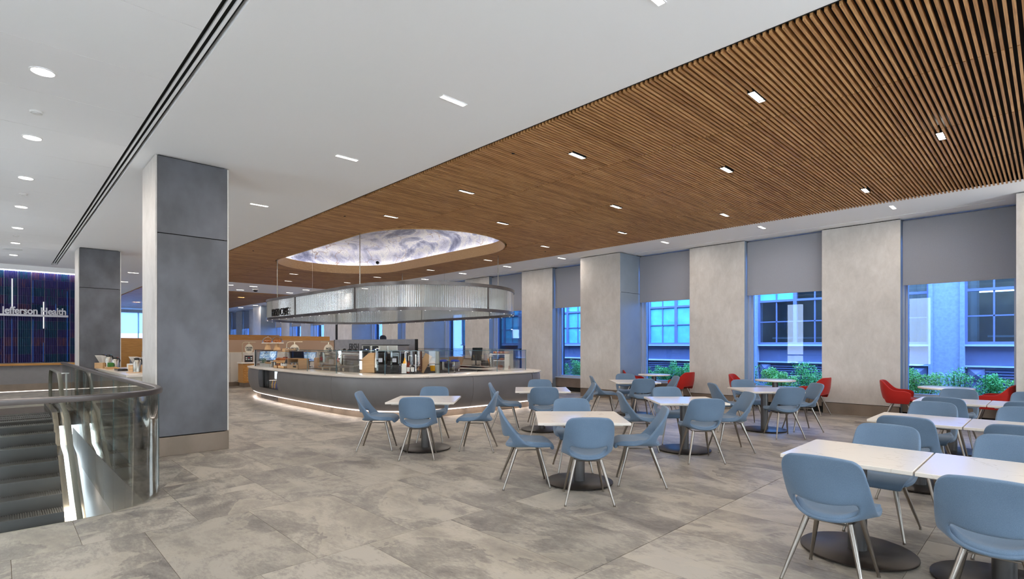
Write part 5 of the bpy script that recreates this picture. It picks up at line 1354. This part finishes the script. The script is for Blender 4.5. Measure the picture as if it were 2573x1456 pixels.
mb_ = item('menu_board', 'small dark framed menu board on the timber order counter', 'menu', 6.55, 20.55, .91, -R(20)); obj('frame', MB().box(-.14, .14, -.01, .01, 0, .25), 'darkwood', mb_); obj('face', MB().box(-.12, .12, -.014, -.01, .015, .235), 'blackgloss', mb_)
mk = MB()
for j in range(2):
    for k in range(3):
        if not (j == 1 and k == 1): mk.box(-.10+k*.08, -.05+k*.08, -.017, -.014, .09+j*.06, .12+j*.06)
obj('cards', mk, 'white', mb_); obj('red_card', MB().box(-.02, .03, -.0175, -.014, .15, .18), 'redmark', mb_)
# ------------------------------------------------------------------ person behind the headwall
pe = thing('person', 'person in a dark cap and black shirt standing behind the grey headwall', 'person', (8.45, 14.35, 0), R(140))
sk_v = [(0, 0, .98), (0, 0, 1.15), (0, 0, 1.38), (0, -.01, 1.5), (0, .01, 1.58), (0, .02, 1.70), (.19, 0, 1.42), (.25, .02, 1.16), (.24, .16, .98), (-.19, 0, 1.42), (-.25, .02, 1.16), (-.24, .16, .98), (.1, 0, .92), (.11, .01, .5), (.11, -.02, .08), (.11, .12, .04), (-.1, 0, .92), (-.11, .01, .5), (-.11, -.02, .08), (-.11, .12, .04), (.24, .24, .96), (-.24, .24, .96)]
sk_e = [(0, 1), (1, 2), (2, 3), (3, 4), (4, 5), (2, 6), (6, 7), (7, 8), (2, 9), (9, 10), (10, 11), (0, 12), (12, 13), (13, 14), (14, 15), (0, 16), (16, 17), (17, 18), (18, 19), (8, 20), (11, 21)]
sk_r = [.15, .14, .15, .055, .06, .095, .062, .045, .032, .062, .045, .032, .09, .06, .042, .035, .09, .06, .042, .035, .035, .035]
me = bpy.data.meshes.new('body'); me.from_pydata(sk_v, sk_e, []); bo = bpy.data.objects.new('body', me); C.objects.link(bo)
sm = bo.modifiers.new('skin', 'SKIN'); me.materials.append(M['blackshirt'])
for v, r_ in zip(me.skin_vertices[0].data if me.skin_vertices else [], sk_r): v.radius = (r_, r_*.8)
subsurf(bo, 2)
try: bake(bo)
except Exception: pass
bo.parent = pe
obj('head', MB().lathe([(.03, -.13), (.07, -.10), (.088, -.02), (.092, .04), (.075, .10), (.03, .125)], n=20).xf(Matrix.Translation((0, .02, 1.70))), 'skin', pe, smooth=True)
obj('cap', MB().lathe([(.102, .0), (.104, .05), (.085, .10), (.04, .128)], n=22).xf(Matrix.Translation((0, .02, 1.715))).add([(-.08, .10, 1.72), (.08, .10, 1.72), (.05, .2, 1.715), (-.05, .2, 1.715), (-.08, .10, 1.73), (.08, .10, 1.73), (.05, .2, 1.725), (-.05, .2, 1.725)], [(0, 3, 2, 1), (4, 5, 6, 7), (0, 1, 5, 4), (1, 2, 6, 5), (2, 3, 7, 6), (3, 0, 4, 7)]), 'navy', pe, smooth=True)
nose = MB().add([(-.012, .105, 1.69), (.012, .105, 1.69), (0, .13, 1.685), (0, .108, 1.715)], [(0, 1, 2), (0, 2, 3), (1, 3, 2)]); obj('nose', nose, 'skin', pe)
for s in (-1, 1): obj('eye', MB().lathe([(.004, -.006), (.009, 0), (.004, .006)], n=8).xf(Matrix.Translation((s*.032, .102, 1.715))), 'blackgloss', pe); obj('ear', MB().lathe([(.008, -.025), (.014, 0), (.008, .025)], n=8).xf(Matrix.Translation((s*.092, .015, 1.70))), 'skin', pe)
obj('mouth', MB().box(-.02, .02, .098, .106, 1.648, 1.653), 'redmark', pe)

# ------------------------------------------------------------------ napkin and coffee flask counter between the columns
nc = thing('condiment_counter', 'white stone topped service counter between the two columns', 'counter', (0, 0, 0))
obj('body', MB().box(1.93, 2.55, 13.42, 18.2, .14, .87), 'whitemarble', nc); obj('kick_plate', MB().box(1.96, 2.52, 13.5, 18.2, 0, .14), 'bronze', nc); obj('slab', MB().box(1.88, 2.6, 13.36, 18.24, .87, .92), 'quartz', nc, bevel=.005)
def flask(x, y, h, tabm, label):
    t = item('steel_flask', label, 'coffee flask', x, y, .93, R(-60), 'steel coffee flasks'); r = .075
    obj('body', MB().lathe([(r, 0), (r, h*.66), (r*.72, h*.8), (r*.6, h*.84)], n=24), 'steel', t, smooth=True)
    ld_ = obj('lid', MB().lathe([(r*.66, h*.82), (r*.7, h*.9), (r*.45, h*.99), (r*.1, h)], n=18), 'blackplastic', t, smooth=True)
    obj('spout', MB().add([(-.02, -.04, h*.84), (.02, -.04, h*.84), (0, -.085, h*.95), (0, -.03, h*.96)], [(0, 1, 2), (0, 2, 3), (1, 3, 2), (0, 3, 1)]), 'blackplastic', t)
    obj('handle', MB().tube([(0, .035, h*.92), (0, .10, h*.86), (0, .125, h*.68), (0, .11, h*.5)], .014), 'blackplastic', t, smooth=True)
    obj('lid_tab', MB().box(-.015, .015, .02, .075, h*.96, h*.985), tabm, ld_)
flask(2.24, 14.5, .33, 'bluecloth', 'steel coffee flask with blue tab nearest the big column')
flask(2.18, 17.15, .30, 'redmark', 'shorter steel coffee flask with red tab in the middle')
flask(2.10, 17.65, .36, 'teal', 'steel coffee flask with teal tab behind the green packet box')
flask(2.02, 18.0, .36, 'bluecloth', 'steel coffee flask half hidden by the left napkins')
def napkins(x, y, label, s=1):
    t = item('napkin_holder', label, 'napkins', x, y, .92, R(-50), 'napkin stacks')
    obj('box', MB().box(-.12, .12, -.12, .12, 0, .15), 'crate', t)
    nm_ = MB()
    for k in range(9):
        a = -.10+.022*k; nm_.add([(a*.5, -.04, .15), (a*.5, .06, .15), (a*1.1-.05, .07, .33), (a*1.1-.05, -.07, .35)], [(0, 1, 2, 3)])
        nm_.add([(a*.5+.004, -.04, .15), (a*.5+.004, .06, .15), (a*1.1-.044, .07, .33), (a*1.1-.044, -.07, .35)], [(3, 2, 1, 0)])
    n2 = obj('napkin_fan', nm_, 'paper', t); n2['kind'] = 'stuff'
napkins(1.98, 17.75, 'fanned white napkins in a wooden box, left end of the counter'); napkins(2.35, 15.2, 'fanned white napkins left of the nearest flask'); napkins(2.5, 14.6, 'fanned white napkins right of the nearest flask')
gb = item('packet_box', 'low wooden box with green packets before the flasks', 'box', 2.06, 16.95, .92); obj('box', MB().box(-.1, .1, -.2, .2, 0, .06), 'crate', gb); obj('packets', MB().box(-.06, .06, -.08, .12, .05, .17), 'herb', gb, bevel=.02)
yb = item('lemon_tray', 'small dish of yellow packets beside the black tray', 'dish', 2.1, 16.2, .92); obj('dish', MB().lathe([(.06, 0), (.09, .03)], n=14), 'white', yb); obj('packets', MB().lathe([(.07, .02), (.05, .05), (.02, .06)], n=9), 'yellow', yb)
bt = item('black_tray', 'black tray in the middle of the white counter', 'tray', 2.12, 15.8, .92); obj('tray', MB().box(-.1, .1, -.25, .25, 0, .05), 'blackgloss', bt)
wbx = item('white_bin', 'low white bin left of the nearest flask', 'bin', 2.45, 16.0, .92); obj('bin', MB().box(-.14, .14, -.35, .35, 0, .15), 'white', wbx, bevel=.01)
ct2 = item('cork_tray', 'round cork tray under the nearest flask', 'tray', 2.24, 14.5, .92); obj('tray', MB().cyl((0, 0, 0), (0, 0, .01), .2, n=28), 'crate', ct2)
ww = thing('waste_cabinet', 'brown topped grey cabinet before the timber wall between columns', 'cabinet', (4.4, 26.5, 0)); obj('body', MB().box(-.5, .5, -.4, .4, 0, 1.0), 'greywall', ww); obj('screen', MB().box(-.1, .9, .3, .36, .5, 1.25), 'tanband', ww); obj('trim', MB().box(-.1, .9, .29, .37, 1.25, 1.27), 'steel', ww)

# ------------------------------------------------------------------ outside
gnd = struct('ground_outside', MB().box(14.1, 24, -9, 50, -.2, .18), 'soil')
FXF = 18.0
bd = thing('building', 'blue grey stone building across the narrow planted court', 'building', (0, 0, 0))
obj('wall', MB().box(FXF+.25, FXF+.6, -12, 22.5, 3.9, 4.8).box(FXF+.12, FXF+.5, -12, 22.5, -.2, .3), 'facade', bd)
bayp = 5.23
for k in range(-2, 4):
    pa = 1.6+k*bayp
    if k < -2: continue
    obj('pilaster', MB().box(FXF-.02, FXF+.5, pa, pa+.74, -.2, 4.8), 'facade', bd, bevel=.02)
    obj('pilaster_edge', MB().box(FXF-.06, FXF+.0, pa-.0, pa+.09, -.2, 4.8).box(FXF-.06, FXF+.0, pa+.65, pa+.74, -.2, 4.8), 'facade', bd)
    a, b = pa+.74, pa+bayp
    obj('spandrel', MB().box(FXF+.16, FXF+.24, a, b, 1.0, 1.53), 'spandrel', bd)
    obj('ledge', MB().box(FXF+.0, FXF+.24, a, b, 1.51, 1.56), 'ledge', bd); obj('ledge', MB().box(FXF+.02, FXF+.24, a, b, .97, 1.01), 'ledge', bd)
    lo = obj('louver', MB().box(FXF+.14, FXF+.2, a, b, -.2, .96), 'spandrel', bd)
    for j in range(12): obj('slat', MB().box(FXF+.08, FXF+.15, a+.4, b-.4, .92-j*.072, .945-j*.072), 'facadeframe', lo)
    for sgn, yy in ((0, a+.05), (1, b-.39)):
        obj('corbel', MB().add([(FXF+.1, yy, .62), (FXF+.1, yy+.34, .62), (FXF+.1, yy+.34, .95), (FXF+.1, yy, .95), (FXF-.0, yy+.17, .785)], [(0, 1, 4), (1, 2, 4), (2, 3, 4), (3, 0, 4), (0, 3, 2, 1)]), 'facadeframe', bd)
    sw = (b-a)/4
    for j in range(4):
        y0, y1 = a+j*sw, a+(j+1)*sw
        fm = MB().box(FXF+.08, FXF+.2, y0, y0+.05, 1.56, 3.9).box(FXF+.08, FXF+.2, y1-.05, y1, 1.56, 3.9)
        for z in (1.56, 2.94, 3.84): fm.box(FXF+.08, FXF+.2, y0+.05, y1-.05, z, z+.07)
        fm.box(FXF+.11, FXF+.17, (y0+y1)/2-.018, (y0+y1)/2+.018, 1.63, 3.84).box(FXF+.11, FXF+.17, y0+.05, y1-.05, 2.28, 2.315)
        fo = obj('window', fm, 'facadeframe', bd)
        warm = y0 < 6.0 and not (k == 0 and j == 3)
        for (u0, u1) in ((y0+.05, (y0+y1)/2-.018), ((y0+y1)/2+.018, y1-.05)):
            for (z0, z1) in ((1.63, 2.28), (2.315, 2.94), (3.01, 3.84)):
                obj('pane', MB().box(FXF+.14, FXF+.15, u0, u1, z0, z1), 'paneclear' if (warm or (k == 0 and z0 < 2.9)) else 'frosted', fo)
obj('office_wall', MB().box(19.9, 20.0, -12, 7, -.2, 4.2).box(18.4, 20, 6.85, 6.95, 0, 4.2).box(18.3, 20, -12, 7, 3.95, 4.1).box(18.3, 20, -12, 7, 1.2, 1.3), 'office', bd)
obj('office_cove', MB().box(19.5, 19.55, -9, 4.9, 3.0, 3.04), 'warmstrip', bd)
area('office_light', (19.0, 2.6, 3.85), .6, 6, 110, (1, .85, .6)); area('office_light', (19.0, -4, 3.85), .6, 6, 110, (1, .85, .6))
cuo = MB()
for y0 in (2.5, 4.2, .0, 1.4):
    rows = [[(19.2+.03*math.sin(k*1.3), y0+k*.045, z) for k in range(14)] for z in (1.3, 3.6)]; cuo.grid(rows)
obj('sheer_curtain', cuo, 'curtain', bd, smooth=True)
obj('desk', MB().box(18.7, 19.3, 3.2, 6.6, 1.75, 1.80).box(18.7, 19.3, -1, 1.2, 1.75, 1.80), 'curtain', bd)
# shrubs
def shrub(x, y, w, h, mat, label, n=420, seed=1):
    rnd = random.Random(seed); t = thing('shrub', label, 'shrub', (x, y, .18), 0, 'shrubs outside the windows')
    m = MB(); sm_ = MB()
    stems = [(rnd.uniform(-w*.4, w*.4), rnd.uniform(-w*.9, w*.9), rnd.uniform(.6, 1.0)*h) for _ in range(9)]
    for sx, sy, sh in stems:
        sm_.tube([(sx*.3, sy*.3, 0), (sx*.7, sy*.7, sh*.5), (sx, sy, sh*.92)], [.012, .008, .004], 5)
    for k in range(n):
        sx, sy, sh = stems[k % 9]; f = rnd.random()**.6
        rr = .17*(1.2-f)+.05
        a = rnd.uniform(0, 2*PI); q = rr*math.sqrt(rnd.random())
        x_ = sx*(.3+.7*f)+q*math.cos(a); y_ = sy*(.3+.7*f)+q*math.sin(a)*1.3; z_ = sh*f+rnd.uniform(-.03, .05)
        s = rnd.uniform(.015, .028); d1 = Vector((rnd.uniform(-1, 1), rnd.uniform(-1, 1), rnd.uniform(-.2, .8))).normalized(); d2 = d1.cross(Vector((rnd.uniform(-1, 1), rnd.uniform(-1, 1), rnd.uniform(-1, 1)))).normalized(); p = Vector((x_, y_, z_))
        m.add([p-d1*s, p+d2*s*.5, p+d1*s, p-d2*s*.5], [(0, 1, 2, 3)])
    o = obj('foliage', m, mat, t); o['kind'] = 'stuff'; obj('stems', sm_, 'stem', t)
for args in [(15.3, 2.15, .42, .86, 'leaf2', 'yellow green dense shrub at the left of the rightmost window', 900), (15.5, 1.55, .25, .85, 'leaf', 'slender shrub in the middle of the rightmost window', 260), (15.4, 1.05, .34, .72, 'leaf', 'leafy shrub right of centre outside the rightmost window', 520),
             (15.4, .45, .35, .68, 'leaf2', 'low grassy shrub at the right edge of the rightmost window', 520),
             (15.3, 6.0, .22, .90, 'leaf', 'thin shrub at the left edge of the second window', 260), (15.3, 5.25, .45, .74, 'leaf2', 'broad pale shrub in the middle of the second window', 1000), (15.6, 4.75, .3, .88, 'leaf', 'taller shrub right of centre in the second window', 420), (15.4, 4.2, .3, .72, 'leaf', 'sparse shrub at the right of the second window', 380),
             (15.3, 9.35, .35, .78, 'leaf', 'shrub at the left of the third window from the right', 600), (15.3, 8.6, .4, .86, 'leaf', 'shrub in the middle of the third window from the right', 800), (15.3, 7.95, .35, .84, 'leaf', 'shrub at the right of the third window from the right', 650),
             (15.3, 12.9, .35, .72, 'leaf', 'shrub at the left of the narrow fourth window', 500), (15.3, 12.2, .35, .86, 'leaf', 'shrub at the right of the narrow fourth window', 600)]:
    shrub(args[0], args[1], args[2], args[3], args[4], args[5], int(args[6]*4.5), hash_seed := int(args[1]*100))
